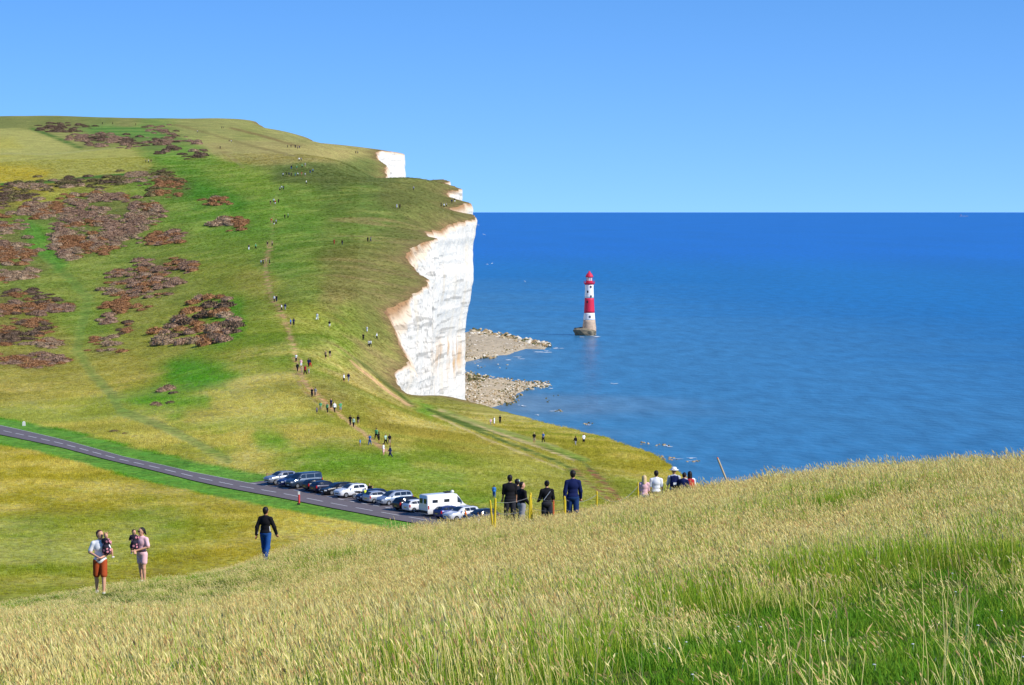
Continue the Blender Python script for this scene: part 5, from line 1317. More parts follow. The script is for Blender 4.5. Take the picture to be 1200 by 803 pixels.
# 3 man in black jacket walking away
J3 = skeleton(1.80, legs=(0.24, -0.20), knee=(0.06, 0.22), arms=((-0.25, 0.25), (0.28, 0.2)), splay=0.30, sx=1.04)
m3 = person(310, 80, -0.35, J3, 'man in black jacket with white side stripes and blue jeans walking away', (BLACK, 1.95, 0.015, 'jacket'), (DENIM, 1.97, 0.004, 'jeans'), SHOE_B, ('short', 'black'), SKIN2)
for i in (0, 1):
    a, b = J3['el%d' % i], J3['wr%d' % i]; off = np.array([(-1, 1)[i] * -0.045, -0.01, 0]); q = MB(); q.tube(a + off, lerp(a, b, 0.85) + off, 0.014, n=6); q.build('side_stripe', WHITE, m3); q = MB(); q.tube(J3['waist'] + np.array([(-1, 1)[i] * 0.155, -0.02, 0.06]), J3['waist'] + np.array([(-1, 1)[i] * 0.17, -0.02, -0.12]), 0.016, n=6); q.build('side_stripe', WHITE, m3)
# 4 the group on the path, seen from behind
J4 = skeleton(1.80, legs=(0.1, -0.1), knee=(0.05, 0.1), arms=((0.15, 0.5), (0.15, 0.4)), splay=0.12, sx=1.08)
p4 = person(597.5, 86, 0.1, J4, 'broad man in black t-shirt with white hem and black trousers on the path', (BLACK, 0.9, 0.01, 't_shirt'), (CHAR, 1.97, 0.01), SHOE_B, ('short', 'black'))
part('white_hem', [('e', J4['pel'] + np.array([0, -0.004, 0.0]), (0.175, 0.135, 0.028))], 0.0125, WHITE, p4)
CAPG = cloth('mint', (186, 220, 196))
J4b = skeleton(1.70, legs=(0.05, -0.1)); p4b = person(606, 87.5, -0.2, J4b, 'person in a pale green cap hidden behind the two men in black', (CHAR, 1.9, 0.01, 'jacket'), (CHAR, 1.97, 0.0), SHOE_B, ('short', 'black'))
part('cap', [('e', J4b['head'] + np.array([0, 0, 0.055]), (0.095, 0.11, 0.075)), ('c', J4b['head'] + np.array([0, .09, 0.05]), J4b['head'] + np.array([0, .16, 0.035]), 0.03, 0.02)], 0.0125, CAPG, p4b)
J5 = skeleton(1.62, legs=(0.25, -0.2), knee=(0.1, 0.2), arms=((0.1, 0.7), (0.1, 0.7)), splay=0.12, head_turn=0.6)
p5_ = person(611.5, 84.5, -0.9, J5, 'boy in black jacket and grey trousers beside the crossed stakes', (BLACK, 1.95, 0.03, 'jacket'), (GREY, 1.97, 0.012), SHOE_B, ('short', 'black'))
J6 = skeleton(1.70, legs=(0.1, -0.1), knee=(0.05, 0.1), arms=((0.2, 0.9), (0.2, 0.9)), splay=0.22, sx=1.05)
p6_ = person(641, 86, 0.15, J6, 'woman in loose black hoodie with a thin diagonal bag strap on the path', (BLACK, 1.95, 0.05, 'hoodie'), (CHAR, 1.6, 0.012), SHOE_B, ('bun', 'black'))
q = MB(); q.tube(J6['chest'] + np.array([0.10, -0.135, 0.09]), J6['waist'] + np.array([-0.13, -0.125, -0.02]), 0.010, n=6); q.build('bag_strap', PALEGREY, p6_)
J7 = skeleton(1.83, legs=(0.12, -0.12), knee=(0.05, 0.1), arms=((-0.15, 0.15), (0.18, 0.25)), splay=0.22, sx=1.06)
p7_ = person(671.5, 80, 0.05, J7, 'man in navy sweater and blue jeans walking away down the path', (NAVY, 1.95, 0.01, 'sweater'), (cloth('dark_denim', (30, 58, 108)), 1.97, 0.005, 'jeans'), SHOE_B, ('short', 'black'))
part('shirt_hem', [('e', J7['pel'] + np.array([0, -0.004, -0.002]), (0.172, 0.132, 0.028))], 0.0125, PALEGREY, p7_)
# 5 the group further down
J8 = skeleton(1.66, legs=(0.1, -0.1), arms=((0.2, 0.8), (0.2, 0.8)), sx=0.92)
person(755.5, 98, -0.1, J8, 'blond woman in pink top walking away beside the yellow stake', (PINK, 0.9, 0.02, 'blouse'), (PALEGREY, 1.9, 0.0), SHOE_W, ('long', 'blond'))
J9 = skeleton(1.79, legs=(0.1, -0.1), arms=((0.0, 0.2), (0.0, 0.2)), splay=0.18, sx=1.05)
person(769.5, 98, 0.0, J9, 'man in plain white t-shirt walking away between the pink top and the backpack', (WHITE, 0.8, 0.02, 't_shirt'), (KHAKI, 1.0, 0.01, 'shorts'), SHOE_W, ('short', 'black'))
J10 = skeleton(1.82, legs=(0.1, -0.1), arms=((0.2, 0.3), (0.1, 0.2)), splay=0.2, sx=1.04, lean=0.05)
p10 = person(790.5, 98, 0.05, J10, 'man in white sun hat and pale shirt wearing a navy backpack', (PALEGREY, 0.9, 0.02, 'shirt'), (KHAKI, 1.0, 0.01, 'shorts'), SHOE_W, ('short', 'fair'))
q = MB(); c = J10['head']; q.lathe([(0.19, 0.045), (0.20, 0.055), (0.115, 0.075), (0.108, 0.13), (0.085, 0.165), (0.02, 0.175)], 20, c=c); q.build('sun_hat', WHITE, p10, True)
def backpack(pr, J, m, logo, label, w=0.34, h_=0.48):
    c = J['chest'] + np.array([0, -0.19, -0.06]); R_ = empty('backpack', tuple(Matrix.Translation(pr.location) @ Matrix.Rotation(pr.rotation_euler[2], 4, 'Z') @ Vector(c))); R_.rotation_euler[2] = pr.rotation_euler[2]
    tag(R_, label, 'backpack')
    part('main_bag', [('c', (-w * 0.28, 0, -h_ * 0.30), (-w * 0.24, 0, h_ * 0.32), 0.10, 0.085), ('c', (w * 0.28, 0, -h_ * 0.30), (w * 0.24, 0, h_ * 0.32), 0.10, 0.085), ('c', (0, -0.02, -h_ * 0.3), (0, 0, h_ * 0.36), 0.11, 0.09)], 0.014, m, R_)
    part('front_pocket', [('c', (-w * 0.2, -0.10, -h_ * 0.2), (w * 0.2, -0.10, -h_ * 0.2), 0.055, 0.055), ('c', (-w * 0.2, -0.09, -h_ * 0.02), (w * 0.2, -0.09, -h_ * 0.02), 0.045, 0.045)], 0.014, m, R_)
    for sg in (-1, 1): q = MB(); q.tube((sg * 0.12, 0.05, h_ * 0.4), (sg * 0.14, 0.16, h_ * 0.46), 0.022, n=6); q.tube((sg * 0.14, 0.16, h_ * 0.46), (sg * 0.15, 0.30, h_ * 0.25), 0.022, n=6); q.build('shoulder_strap', m, R_)
    if logo: q = MB(); q.box((0.0, -0.152, -0.06), (0.13, 0.012, 0.09)); q.build('patch', WHITE, R_)
backpack(p10, J10, NAVY, True, 'navy backpack with a white patch worn by the man in the sun hat')
J11 = skeleton(1.62, lean=0.35, legs=(0.1, -0.1), arms=((0.5, 0.5), (0.5, 0.5)), head_nod=0.5)
person(799.5, 97.5, -0.5, J11, 'person in navy jacket bending between the sun hat and the red backpack', (NAVY, 1.9, 0.02, 'jacket'), (CHAR, 1.9, 0.0), SHOE_B, ('short', 'black'))
J12 = skeleton(1.64, legs=(0.1, -0.1), arms=((0.1, 0.3), (0.1, 0.3)), splay=0.25, sx=0.95)
p12 = person(809, 98, 0.1, J12, 'woman with long black hair and white sleeves wearing a red backpack', (WHITE, 1.9, 0.02, 'top'), (CHAR, 1.9, 0.0), SHOE_W, ('long', 'black'))
backpack(p12, J12, RED_C, False, 'red backpack worn by the woman with long black hair', 0.27, 0.38)
print('near people', round(time.time() - T0, 1))
# ---------------------------------------------------------------- walkers on the far slopes
def far_template(J, hs='short', sleeve=0.8, leg=1.9, extra=None):
    zones = [(body_prims(J, False), 0.0), (leg_prims(J, leg, 0.006), 0.012), (top_prims(J, sleeve, 0.02), 0.02), (hair_prims(J, hs), 0.008)]
    allp = []; zid = []
    for k, (pl, inf) in enumerate(zones):
        for p in pl:
            p = list(p)
            if p[0] == 'c': p[3] += inf; p[4] += inf
            else: p[2] = tuple(np.array(p[2]) + inf)
            allp.append(tuple(p)); zid.append(k)
    V, Q = mesh_prims(allp, 0.036, 0.02)
    c = V[Q].mean(1); best = np.full(len(c), 9.0); z_ = np.zeros(len(c), int)
    hd = J['head']
    for p, k in zip(allp, zid):
        d = sd_cone(c, *p[1:5]) if p[0] == 'c' else sd_ell(c, p[1], p[2], p[3] if len(p) > 3 else None)
        if k == 3: d = d + 0.05 * ((c - hd)[:, 1] > 0.03)
        m_ = d < best; best = np.where(m_, d, best); z_ = np.where(m_, k, z_)
    me = mesh_np('walker', V, Q, [SKIN, BLACK, WHITE, HAIRS['brown']], True, z_)
    return me
TP = [far_template(skeleton(1.76, legs=(0.3, -0.28), knee=(0.05, 0.3), arms=((-0.4, 0.3), (0.4, 0.3)))), far_template(skeleton(1.68, legs=(-0.22, 0.26), knee=(0.2, 0.05), arms=((0.3, 0.3), (-0.3, 0.3)), sx=0.92), 'long', 0.7, 1.9),
      far_template(skeleton(1.74, legs=(0.04, -0.04), arms=((0.1, 0.9), (0.1, 0.2)), splay=0.2), 'short', 0.8, 0.95), far_template(skeleton(1.66, legs=(0.2, -0.2), knee=(0.05, 0.25), arms=((0.2, 0.7), (0.0, 0.3)), sx=0.92), 'pony', 1.9, 1.9),
      far_template(skeleton(1.80, legs=(-0.28, 0.3), knee=(0.3, 0.05), arms=((0.35, 0.2), (-0.35, 0.3)), sx=1.04), 'short', 1.9, 1.9)]
FC = {'w': ('white', WHITE), 'k': ('black', BLACK), 'n': ('navy', NAVY), 'b': ('blue', cloth('blue', (60, 130, 210))), 'g': ('green', cloth('green', (96, 170, 120))), 'r': ('red', RED_C), 'p': ('pink', PINK), 'y': ('grey', GREY), 'd': ('denim', DENIM), 't': ('tan', KHAKI), 'o': ('orange', cloth('orange', (232, 110, 40))), 'm': ('mint', CAPG), 'v': ('purple', cloth('purple', (90, 70, 150)))}
WALK = [
 ('on the far skyline', 'walkers on the far skyline', [(120,146,'kk'),(132,146,'kk'),(159,147,'kk')]),
 ('on the pale upper ridge path', 'walkers on the pale upper ridge', [(231.3,155.6,'wk'),(260,150.7,'kk'),(262,150.7,'nk'),(271,167.3,'wk'),(258,174.5,'kk'),(268.5,167,'kt')]),
 ('at the corner of the yellow field', 'walkers by the yellow field', [(171,191,'kk'),(174,191,'wk'),(177,191,'kt')]),
 ('at the brow of the hill', 'walkers at the brow of the hill', [(346,173.5,'kk'),(349,175,'yk'),(351,174,'nk'),(337,173,'kk'),(341,173,'kk')]),
 ('near the second white cliff', 'walkers near the second cliff', [(417,180.3,'kk'),(419.3,180.5,'nk')]),
 ('on the dark green upper slope', 'walkers spread over the dark upper slope', [(350.5,188.8,'wk'),(353,189,'yk'),(341.5,198,'kd'),(347.8,198.8,'gk'),(354,197,'gk'),(357.7,195.5,'yt'),(331.7,207,'wk'),(335.5,206,'kk'),(338.7,206.8,'nk'),(341.4,206.8,'kk'),(346,206.4,'gd'),(349,206.4,'wk'),(353.5,206,'rt'),(357.7,207,'wt'),(363.4,203,'kd'),(366.8,202,'bk'),(359,216,'wk')]),
 ('on the green brow above the dirt path', 'walkers on the green brow', [(328,224,'yk'),(332,222.7,'nk'),(330,222,'wk'),(317,240,'kt'),(320.7,238,'wk'),(322.5,240,'rw'),(326.4,238.3,'kk'),(333.8,256.5,'kk'),(337.6,255.5,'gk'),(318,261.5,'rt'),(321,264.4,'kw'),(323.6,263,'yk')]),
 ('at the upper end of the dirt path', 'walkers at the upper end of the dirt path', [(291.7,292.8,'nw'),(299.7,292,'gk'),(313.5,289.3,'kt'),(319,288.4,'tk'),(306,310.6,'wn'),(308.4,310.4,'nk'),(311.8,308.5,'tt'),(316,310.4,'kk')]),
 ('on the slope between path and cliff', 'walkers on the open slope', [(391.6,287,'rr'),(401,287.2,'kn'),(431,283.4,'kk'),(434.3,283.4,'yn'),(371.7,374.9,'ww'),(386,384,'kw')]),
 ('on the brow above the main cliff', 'walkers above the main cliff', [(484.7,223.3,'yk'),(465,244.3,'ww'),(468.6,244.5,'kk')]),
 ('at the very edge of the main cliff', 'people at the edge of the main cliff', [(517,242.4,'kk'),(520.3,243.2,'wk'),(523.2,242.6,'yk'),(529.5,238.4,'nk'),(533,237.4,'kw')]),
 ('halfway down the dirt path', 'walkers halfway down the dirt path', [(321.4,354,'wk'),(324,353.4,'kn'),(330,364,'wk'),(334.3,363.5,'ny'),(340.6,382,'bn'),(344.2,381.4,'nk')]),
 ('on the grass beside the red earth bay', 'people beside the red earth bay', [(430,390.2,'ww'),(425.7,398.9,'kk'),(441.6,397.8,'wk'),(432,407,'wk'),(434.2,406.5,'wk'),(381.7,420.7,'tk'),(386.7,419.2,'kt')]),
 ('at the bend of the dirt path', 'group at the bend of the dirt path', [(347,424,'wk'),(348.7,435.4,'kk'),(352.8,430.6,'pw'),(361.6,430.6,'nk'),(363.6,430,'kr'),(354,439.2,'tt'),(357.6,439.2,'rk'),(361.8,438.6,'mp')]),
 ('on the bare patch below the bend', 'pair on the bare patch', [(403,448.2,'wk'),(408.4,447.4,'ny')]),
 ('on the lower dirt path', 'walkers on the lower dirt path', [(365.6,465.4,'kk'),(369.6,465.4,'yt'),(371.4,485,'vn'),(375.6,481.8,'gt'),(383.6,483.6,'gk'),(388,478,'nk'),(392,483.2,'wk'),(399,483,'gy'),(410.5,498.6,'kk'),(414.4,500.6,'mk'),(419.6,498,'kt')]),
 ('at the foot of the dirt path', 'crowd at the foot of the path', [(422,523.4,'bt'),(433.4,521.8,'bd'),(441,515,'gk'),(444,518.8,'kk'),(452,521.4,'mk'),(456.6,522,'kt'),(449.4,533.6,'wp'),(457.2,536,'nn')]),
 ('on the green strip near the coastal edge', 'walkers near the coastal edge', [(575,497.8,'py'),(579.2,498.6,'ww'),(586,496.6,'kk'),(626,519.2,'kt'),(636.6,518.4,'bk'),(674.4,522.6,'ky'),(684,520.6,'wk')]),
 ('on the grass behind the parked cars', 'person behind the parked cars', [(579,583.5,'bd')]),
 ('beside the parked cars', 'people beside the parked cars', [(545.5,614.5,'ow'),(560,616.5,'yw'),(564.5,616,'tk')])]
WORD = {'n': 'navy', 'k': 'dark'}
cnt_ = 0
for place, grp, ll in WALK:
    for k, (px, py, cc_) in enumerate(ll):
        x_, y_, z_ = ground_hit(px, py, 235)
        if y_ > 2150: y_ = 2000; x_ = upx(px) * y_; z_ = tz1(x_, y_)
        t = (cnt_ * 7 + k) % len(TP)
        if cc_[1] in 'tp' : t = 2
        o = link(bpy.data.objects.new('person', TP[t]))
        o.location = (x_, y_, z_ - 0.03); o.rotation_euler = (0, 0, random.choice((0.1, PI, PI + 0.5, -0.4, 0.6, PI - 0.6, 1.4)))
        sc_ = random.uniform(0.95, 1.05)
        if cc_ in ('vn', 'bt', 'mp', 'py'): sc_ = 0.68
        o.scale = (sc_ * 1.1, sc_ * 1.1, sc_)
        for sidx, m_ in enumerate((random.choice((SKIN, SKIN2)), FC[cc_[1]][1], FC[cc_[0]][1], random.choice(list(HAIRS.values())))):
            o.material_slots[sidx].link = 'OBJECT'; o.material_slots[sidx].material = m_
        kid = 'small child' if sc_ < 0.8 else 'walker'
        tag(o, '%s in %s top and %s %s %s' % (kid, FC[cc_[0]][0], FC[cc_[1]][0] if cc_[1] != 'd' else 'blue', 'shorts' if t == 2 else 'trousers', place), 'person', grp)
        cnt_ += 1
print('walkers', cnt_, round(time.time() - T0, 1))
# ================================================================== vehicles
TYRE = mat('tyre', S(34, 34, 36), 0.9); RIM = mat('alloy_rim', S(180, 182, 186), 0.35, metal=0.7); GLASS = mat('car_glass', S(36, 46, 58), 0.08, spec=0.7, var=0.03); LAMP = mat('headlamp', S(226, 230, 232), 0.15, spec=0.6); TAIL = mat('tail_lamp', S(190, 30, 32), 0.25); PLATE_Y = mat('number_plate_yellow', S(228, 196, 60), 0.5); PLATE_W = mat('number_plate_white', S(236, 236, 232), 0.5); TRIM = mat('black_trim', S(38, 38, 42), 0.6)
def paint(name, rgb, metal=0.0): return mat('paint_' + name, S(*rgb), 0.32, metal=metal, spec=0.5, var=0.03, coat=0.6)
# stations along the length: x (front = +), bottom, belt, roof, half width at belt, half width at roof (metres)
def shape(kind):
    if kind == 'hatch': return 4.15, 1.48, [(2.07,.34,.62,.64,.60,.5),(2.0,.24,.72,.74,.76,.6),(1.7,.2,.84,.86,.85,.7),(1.05,.2,.95,.98,.87,.72),(0.35,.2,.97,1.36,.88,.62),(-0.1,.2,.98,1.46,.88,.63),(-0.9,.2,1.0,1.47,.88,.62),(-1.55,.2,1.02,1.38,.87,.60),(-1.95,.24,1.0,1.04,.82,.66),(-2.07,.36,.82,.84,.74,.6)], (1.28,-1.3), .31
    if kind == 'suv': return 4.5, 1.66, [(2.25,.42,.72,.74,.62,.5),(2.16,.3,.86,.88,.82,.66),(1.85,.26,1.0,1.02,.91,.74),(1.05,.26,1.08,1.12,.92,.76),(0.45,.26,1.1,1.52,.93,.66),(0.0,.26,1.11,1.64,.93,.67),(-1.2,.26,1.13,1.66,.93,.66),(-1.85,.26,1.15,1.56,.91,.62),(-2.15,.3,1.1,1.14,.86,.7),(-2.25,.44,.9,.92,.78,.62)], (1.36,-1.4), .36
    if kind == 'estate': return 4.75, 1.48, [(2.37,.36,.62,.64,.62,.5),(2.3,.24,.72,.74,.8,.62),(1.95,.2,.83,.85,.89,.72),(1.15,.2,.93,.96,.9,.74),(0.4,.2,.95,1.36,.91,.64),(-0.1,.2,.96,1.46,.91,.65),(-1.5,.2,.98,1.46,.9,.62),(-2.1,.22,1.0,1.32,.88,.58),(-2.3,.26,.96,1.0,.84,.68),(-2.37,.4,.8,.82,.76,.6)], (1.42,-1.4), .33
    if kind == 'mpv': return 4.7, 1.72, [(2.35,.4,.66,.68,.62,.5),(2.28,.26,.8,.82,.8,.64),(2.0,.22,.95,.97,.9,.74),(1.5,.22,1.05,1.08,.92,.78),(0.75,.22,1.08,1.55,.93,.68),(0.3,.22,1.09,1.7,.93,.7),(-1.4,.22,1.1,1.72,.93,.68),(-2.05,.22,1.1,1.6,.91,.64),(-2.28,.28,1.05,1.1,.87,.72),(-2.35,.42,.85,.87,.78,.62)], (1.45,-1.4), .33
    if kind == 'van': return 4.9, 1.97, [(2.45,.42,.74,.76,.7,.56),(2.38,.28,.92,.94,.86,.7),(2.05,.24,1.06,1.08,.94,.78),(1.62,.24,1.16,1.2,.95,.8),(1.0,.24,1.2,1.82,.95,.78),(0.7,.24,1.2,1.94,.95,.8),(-1.8,.24,1.2,1.97,.95,.8),(-2.3,.24,1.2,1.92,.94,.78),(-2.41,.28,1.2,1.3,.92,.84),(-2.45,.4,.9,.92,.86,.7)], (1.55,-1.45), .34
    if kind == 'camper': return 5.99, 2.62, [(3.0,.42,.84,.86,.74,.6),(2.92,.28,1.02,1.04,.92,.76),(2.6,.24,1.16,1.18,1.0,.84),(2.3,.24,1.3,1.34,1.02,.88),(1.75,.24,1.36,2.12,1.03,.88),(1.35,.24,1.38,2.52,1.03,.92),(0.8,.24,1.4,2.62,1.03,.96),(-2.4,.24,1.4,2.62,1.03,.96),(-2.92,.24,1.4,2.58,1.02,.95),(-3.0,.4,1.36,1.4,1.0,.9)], (2.05,-1.75), .35
def station(S_, x):
    xs = [s[0] for s in S_][::-1]; return [np.interp(x, xs, [s[k] for s in S_][::-1]) for k in range(1, 6)]
def section(s, x):
    zb, zt, zr, w, wr = s; zr = max(zr, zt + 0.015)
    return [(x, w * 0.86, zb), (x, w * 0.97, zb + 0.1), (x, w, lerp(zb, zt, 0.55)), (x, w * 0.985, zt - 0.03), (x, w * 0.95, zt), (x, lerp(w * 0.95, wr, 0.9), lerp(zt, zr, 0.86)), (x, wr * 0.86, zr - 0.01), (x, wr * 0.4, zr + 0.012)]
def car_mesh_parts(kind):
    L, Ht, S_, ax, wr_ = shape(kind)
    xs = sorted(set([s[0] for s in S_] + list(np.linspace(S_[0][0] * 0.97, S_[-1][0] * 0.97, 22))), reverse=True)
    secs = [section(station(S_, x), x) for x in xs]; n_ = len(secs[0])
    v = []; f = []
    for sc_ in secs:
        for p in sc_: v.append(p)
        for p in sc_[::-1]: v.append((p[0], -p[1], p[2]))
    m_ = 2 * n_
    for i in range(len(secs) - 1):
        for k in range(m_): f.append((i * m_ + k, i * m_ + (k + 1) % m_, (i + 1) * m_ + (k + 1) % m_, (i + 1) * m_ + k))
    f.append(tuple(range(m_))[::-1]); f.append(tuple(range((len(secs) - 1) * m_, len(secs) * m_)))
    return dict(L=L, H=Ht, S=S_, ax=ax, wr=wr_, body=(v, f), xs=xs)
CARCACHE = {}
def surf(S_, x, t, side, off=0.012):
    """point on the glasshouse flank: t 0 belt .. 1 roof rail"""
    sc_ = section(station(S_, x), x); a, b = np.array(sc_[4]), np.array(sc_[5]); p = a + (b - a) * t / 0.95; return (p[0], (p[1] + off) * side, p[2])
def build_car(kind, pm, root):
    c = CARCACHE.setdefault(kind, car_mesh_parts(kind)); S_ = c['S']
    body = obj('body', c['body'][0], c['body'][1], pm, root, smooth=False)
    body.data.polygons.foreach_set('use_smooth', [len(p.vertices) == 4 for p in body.data.polygons])
    x0, x1 = S_[3][0], S_[4][0]; r0, r1 = S_[5][0], S_[-4][0]; tail = S_[-3][0]
    front = x1 + 0.05; rear = S_[-3][0]
    # side windows
    spans = {'van': [(front - 0.1, front - 0.85), (front - 0.95, front - 2.2), (front - 2.3, rear + 0.15)], 'camper': [(2.1, 1.35), (0.2, -0.6), (-1.5, -2.3)]}.get(kind, [(front - 0.25, front - 1.15), (front - 1.22, front - 2.05), (front - 2.12, rear + (0.12 if kind != 'hatch' else -0.1))])
    for sd in (-1, 1):
        for (a, b) in spans:
            if a - b < 0.15: continue
            vv = []
            t0, t1 = (0.12, 0.86) if kind != 'camper' or a > 1.5 else (0.2, 0.55)
            for x in np.linspace(a, b, 5):
                tt1 = t1
                if abs(x - a) < 1e-6 and a == spans[0][0]: tt1 = 0.55
                vv += [surf(S_, x, t0, sd), surf(S_, x, tt1, sd)]
            obj('side_window', vv, [(2 * k, 2 * k + 2, 2 * k + 3, 2 * k + 1) for k in range(4)], GLASS, root)
    def screen(xa, xb, name, ta=0.08, tb=0.86):
        vv = []; nx_ = 5
        for t in np.linspace(ta, tb, 4):
            x = xa + (xb - xa) * t; s = station(S_, x); sc_ = section(s, x); w = sc_[6][1] * (1.02 if name == 'windscreen' else 1.0); z = sc_[7][2] + 0.012
            for y_ in np.linspace(-w, w, nx_): vv.append((x, y_, z + 0.004 - 0.02 * abs(y_ / w) ** 2))
        sgn = 1 if xa > xb else -1
        vv = [(x + 0.012 * sgn, y_, z + 0.014) for x, y_, z in vv]
        obj(name, vv, [(i * nx_ + k, i * nx_ + k + 1, (i + 1) * nx_ + k + 1, (i + 1) * nx_ + k) for i in range(3) for k in range(nx_ - 1)], GLASS, root)
    screen(S_[3][0] - 0.02, S_[5][0], 'windscreen')
    if kind != 'camper': screen(S_[-2][0], S_[-3][0] + 0.05, 'rear_window', 0.12, 0.95)
    wy = S_[4][4] - 0.08
    for xw in c['ax']:
        for sd in (-1, 1):
            w_ = empty_child = None
            q = MB(); n_ = 18; r = c['wr']
            prof = [(r * 0.62, -0.1), (r * 0.94, -0.11), (r, -0.08), (r, 0.08), (r * 0.94, 0.11), (r * 0.62, 0.1)]
            for (rr, yy) in prof:
                for k in range(n_): t = 2 * PI * k / n_; q.v.append((xw + rr * math.cos(t), sd * wy + yy, r + rr * math.sin(t)))
            for i in range(len(prof)):
                for k in range(n_):
                    if i < len(prof) - 1: q.f.append((i * n_ + k, i * n_ + (k + 1) % n_, (i + 1) * n_ + (k + 1) % n_, (i + 1) * n_ + k)); q.m.append(0)
            tyre = q.build('wheel', TYRE, root)
            q = MB(); rr = r * 0.66; y0 = sd * (wy + 0 * sd) + sd * 0.085
            q.tube((xw, y0 - sd * 0.03, r), (xw, y0, r), rr, rr * 0.95, 18)
            q.build('rim', RIM, tyre)
            q = MB(); q.tube((xw, sd * (wy + 0.055), r), (xw, sd * (wy + 0.062 + 0.0), r), r * 1.13, r * 1.13, 18); 
    # lamps, plates, mirrors, bumper trim
    sF = S_[1]; sR = S_[-2]
    for sd in (-1, 1):
        q = MB(); q.box((sF[0] - 0.08, sd * sF[4] * 0.82, sF[2] - 0.08), (0.3, 0.3, 0.16), rz=-sd * 0.5); q.build('headlamp', LAMP, root)
        hh = 0.32 if kind in ('hatch', 'estate') else 0.46; q = MB(); q.box((sR[0] + 0.08, sd * sR[4] * 0.93, sR[2] - hh * 0.55), (0.16, 0.2, hh), rz=sd * 0.3); q.build('tail_lamp', TAIL, root)
        q = MB(); q.box((S_[4][0] + 0.18, sd * (S_[4][4] + 0.1), S_[4][2] + 0.08), (0.14, 0.2, 0.15)); q.build('mirror', pm, root)
    q = MB(); q.box((S_[0][0] + 0.012, 0, 0.44), (0.02, 0.5, 0.11)); q.build('number_plate', PLATE_W, root)
    q = MB(); q.box((S_[-1][0] - 0.012, 0, 0.6), (0.02, 0.5, 0.11)); q.build('number_plate', PLATE_Y, root)
    q = MB(); q.box((S_[0][0] - 0.02, 0, 0.56), (0.06, 0.9, 0.12)); q.build('grille', TRIM, root)
    if kind in ('suv', 'estate', 'mpv'):
        for sd in (-1, 1): q = MB(); q.tube((S_[5][0] - 0.1, sd * 0.52, c['H'] + 0.05), (S_[-4][0], sd * 0.52, c['H'] + 0.04), 0.022, n=6); q.build('roof_rail', TRIM, root)
CAR_YAW = math.atan2(ROAD_PERP[1], ROAD_PERP[0])
BAYROW = [  # px of the near-side centre, py of the ground, kind, paint, nose towards the road?, label
 (333, 569.5, 'suv', paint('silver', (168, 174, 182), 0.5), 1, 'silver grey estate car at the far end of the row, beside the wooden barrier'),
 (347, 572.0, 'hatch', paint('deep_blue', (28, 50, 112), 0.3), 1, 'deep blue hatchback mostly hidden behind the dark van'),
 (360, 574.0, 'van', paint('slate_blue', (58, 76, 98), 0.4), 1, 'tall slate blue van with long side windows, nose to the road'),
 (377, 577.0, 'hatch', paint('black', (24, 24, 28), 0.2), -1, 'black hatchback showing red tail lamps, next to the tall van'),
 (386, 579.0, 'hatch', paint('ink', (22, 30, 58), 0.3), -1, 'inky blue hatchback squeezed between two black cars'),
 (400, 581.0, 'estate', paint('black', (24, 24, 28), 0.2), 1, 'long black estate car beside the white off-roader'),
 (416, 583.8, 'suv', paint('white', (240, 240, 242)), 1, 'white off-roader car with dark windows beside the motorcycles'),
 (440, 588.0, 'hatch', paint('night_blue', (30, 44, 84), 0.3), 1, 'night blue hatchback behind the rider in the yellow vest'),
 (449, 590.0, 'hatch', paint('light_silver', (196, 200, 206), 0.4), -1, 'light silver hatchback tucked against the silver people carrier'),
 (467, 592.5, 'mpv', paint('silver_blue', (172, 184, 198), 0.45), 1, 'silver people carrier with sloping windscreen, nose to the road'),
 (486, 599.0, 'suv', paint('black', (24, 24, 28), 0.2), -1, 'black off-roader car with red tail lamps, left of the white motorhome'),
 (496, 601.0, 'hatch', paint('white', (240, 240, 242)), -1, 'small white hatchback mostly hidden behind the motorhome'),
 (525, 605.0, 'camper', paint('camper_white', (244, 244, 242)), -1, 'white high-roofed motorhome with small square side windows'),
 (533, 608.5, 'hatch', paint('royal_blue', (34, 56, 116), 0.3), -1, 'royal blue hatchback in front of the motorhome'),
 (546, 611.5, 'suv', paint('pearl', (226, 228, 232), 0.1), 1, 'pearl white off-roader car near the person in orange'),
 (568, 614.5, 'suv', paint('blue_black', (22, 32, 54), 0.3), 1, 'blue black off-roader car half hidden by the crossed yellow stakes')]
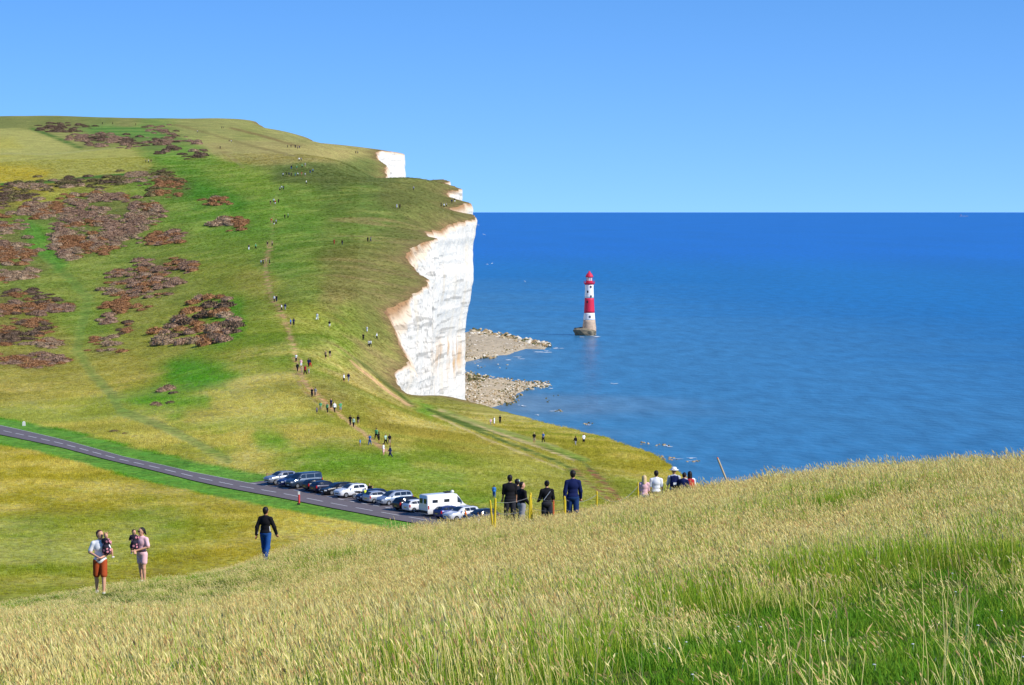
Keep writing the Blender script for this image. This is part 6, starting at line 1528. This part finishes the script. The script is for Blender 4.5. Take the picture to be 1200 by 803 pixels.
for px, py, kind, pm, nose, lab in BAYROW:
    p = flat48(px, py); p = p + ROAD_PERP * 0.0
    c = CARCACHE.setdefault(kind, car_mesh_parts(kind))
    # the near flank touches the ground at this pixel; centre half a width further from the camera
    side = np.array([-ROAD_PERP[1], ROAD_PERP[0]]); side = side if side[1] > 0 else -side
    ctr = p + side * 0.9
    z_ = tz1(*ctr) + 0.10
    yaw = CAR_YAW + (PI if nose > 0 else 0.0) + random.uniform(-0.03, 0.03)
    r = empty({'van': 'parked_van', 'camper': 'motorhome'}.get(kind, 'parked_car'), (ctr[0], ctr[1], z_), yaw)
    tag(r, lab, {'van': 'van', 'camper': 'motorhome'}.get(kind, 'car'), 'vehicles parked nose-in along the road')
    build_car(kind, pm, r)
    if kind == 'camper':
        q = MB(); q.box((0.6, 0, 2.72), (0.9, 0.7, 0.12)); q.build('roof_vent', TRIM, r); q = MB(); q.lathe([(0.02, 2.64), (0.22, 2.66), (0.24, 2.8), (0.12, 2.95), (0.02, 2.97)], 14, c=(1.0, -0.35, 0)); q.build('satellite_dome', PLATE_W, r)
        q = MB(); q.tube((-2.4, 1.06, 2.5), (1.0, 1.06, 2.5), 0.07, n=8); q.build('awning', TRIM, r)
        q = MB(); q.box((-3.0, 0, 0.55), (0.14, 1.9, 0.3)); q.build('bumper', TRIM, r)
        for yy in (-0.45, 0.45): q = MB(); q.box((-3.0, yy, 1.85), (0.03, 0.6, 0.6)); q.build('rear_window', GLASS, r)
# motorcycles with riders
HIVIS = cloth('hi_vis', (214, 226, 60))
def motorcycle(px, py, yaw, col, label, rider=None, rlabel=None):
    p = flat48(px, py); z_ = tz1(*p) + 0.10; r = empty('motorcycle', (p[0], p[1], z_), yaw); tag(r, label, 'motorcycle', 'motorcycles between the parked cars')
    for xw in (-0.72, 0.74):
        q = MB(); n_ = 18
        for (rr, yy) in ((0.24, -0.05), (0.32, -0.05), (0.33, 0), (0.32, 0.05), (0.24, 0.05)):
            for k in range(n_): t = 2 * PI * k / n_; q.v.append((xw + rr * math.cos(t), yy, 0.33 + rr * math.sin(t)))
        for i in range(4):
            for k in range(n_): q.f.append((i * n_ + k, i * n_ + (k + 1) % n_, (i + 1) * n_ + (k + 1) % n_, (i + 1) * n_ + k)); q.m.append(0)
        w = q.build('wheel', TYRE, r); q = MB(); q.tube((xw, -0.03, 0.33), (xw, 0.03, 0.33), 0.2, n=14); q.build('rim', RIM, w)
    part('fuel_tank', [('e', (0.15, 0, 0.86), (0.3, 0.15, 0.14)), ('c', (0.4, 0, 0.85), (0.62, 0, 0.9), 0.13, 0.1)], 0.03, col, r); part('seat', [('c', (-0.15, 0, 0.82), (-0.75, 0, 0.9), 0.11, 0.09)], 0.03, TRIM, r)
    part('engine', [('e', (0.05, 0, 0.5), (0.3, 0.18, 0.22))], 0.03, TRIM, r)
    for sd in (-1, 1):
        q = MB(); q.tube((0.74, sd * 0.08, 0.33), (0.5, sd * 0.08, 1.0), 0.03, n=6); q.build('fork', RIM, r)
    q = MB(); q.tube((0.42, -0.36, 1.06), (0.42, 0.36, 1.06), 0.02, n=6); q.build('handlebar', TRIM, r); q = MB(); q.lathe([(0.02, -0.05), (0.1, -0.04), (0.1, 0.05)], 12, c=(0.66, 0, 0.98)); q.build('headlamp', LAMP, r)
motorcycle(422, 585.2, CAR_YAW + 2.6, TRIM, 'black motorcycle standing beside the white off-roader')
motorcycle(429, 588.0, CAR_YAW + 2.9, TRIM, 'dark motorcycle beside the rider in the yellow vest')
for px, py, tp, t, lab in ((428, 588.4, HIVIS, 0, 'motorcyclist in bright yellow vest and dark trousers among the parked cars'), (436, 586.0, BLACK, 4, 'motorcyclist in black leathers standing between the parked cars'), (433, 583.5, BLACK, 2, 'motorcyclist in black with bare arms behind the white off-roader')):
    p = flat48(px, py); o = link(bpy.data.objects.new('person', TP[t])); o.location = (p[0], p[1], tz1(*p) + 0.08); o.rotation_euler = (0, 0, 1.0 + t)
    for sidx, m_ in enumerate((SKIN, BLACK, tp, HAIRS['black'])): o.material_slots[sidx].link = 'OBJECT'; o.material_slots[sidx].material = m_
    tag(o, lab, 'person', 'riders among the parked cars')
print('done', round(time.time() - T0, 1))
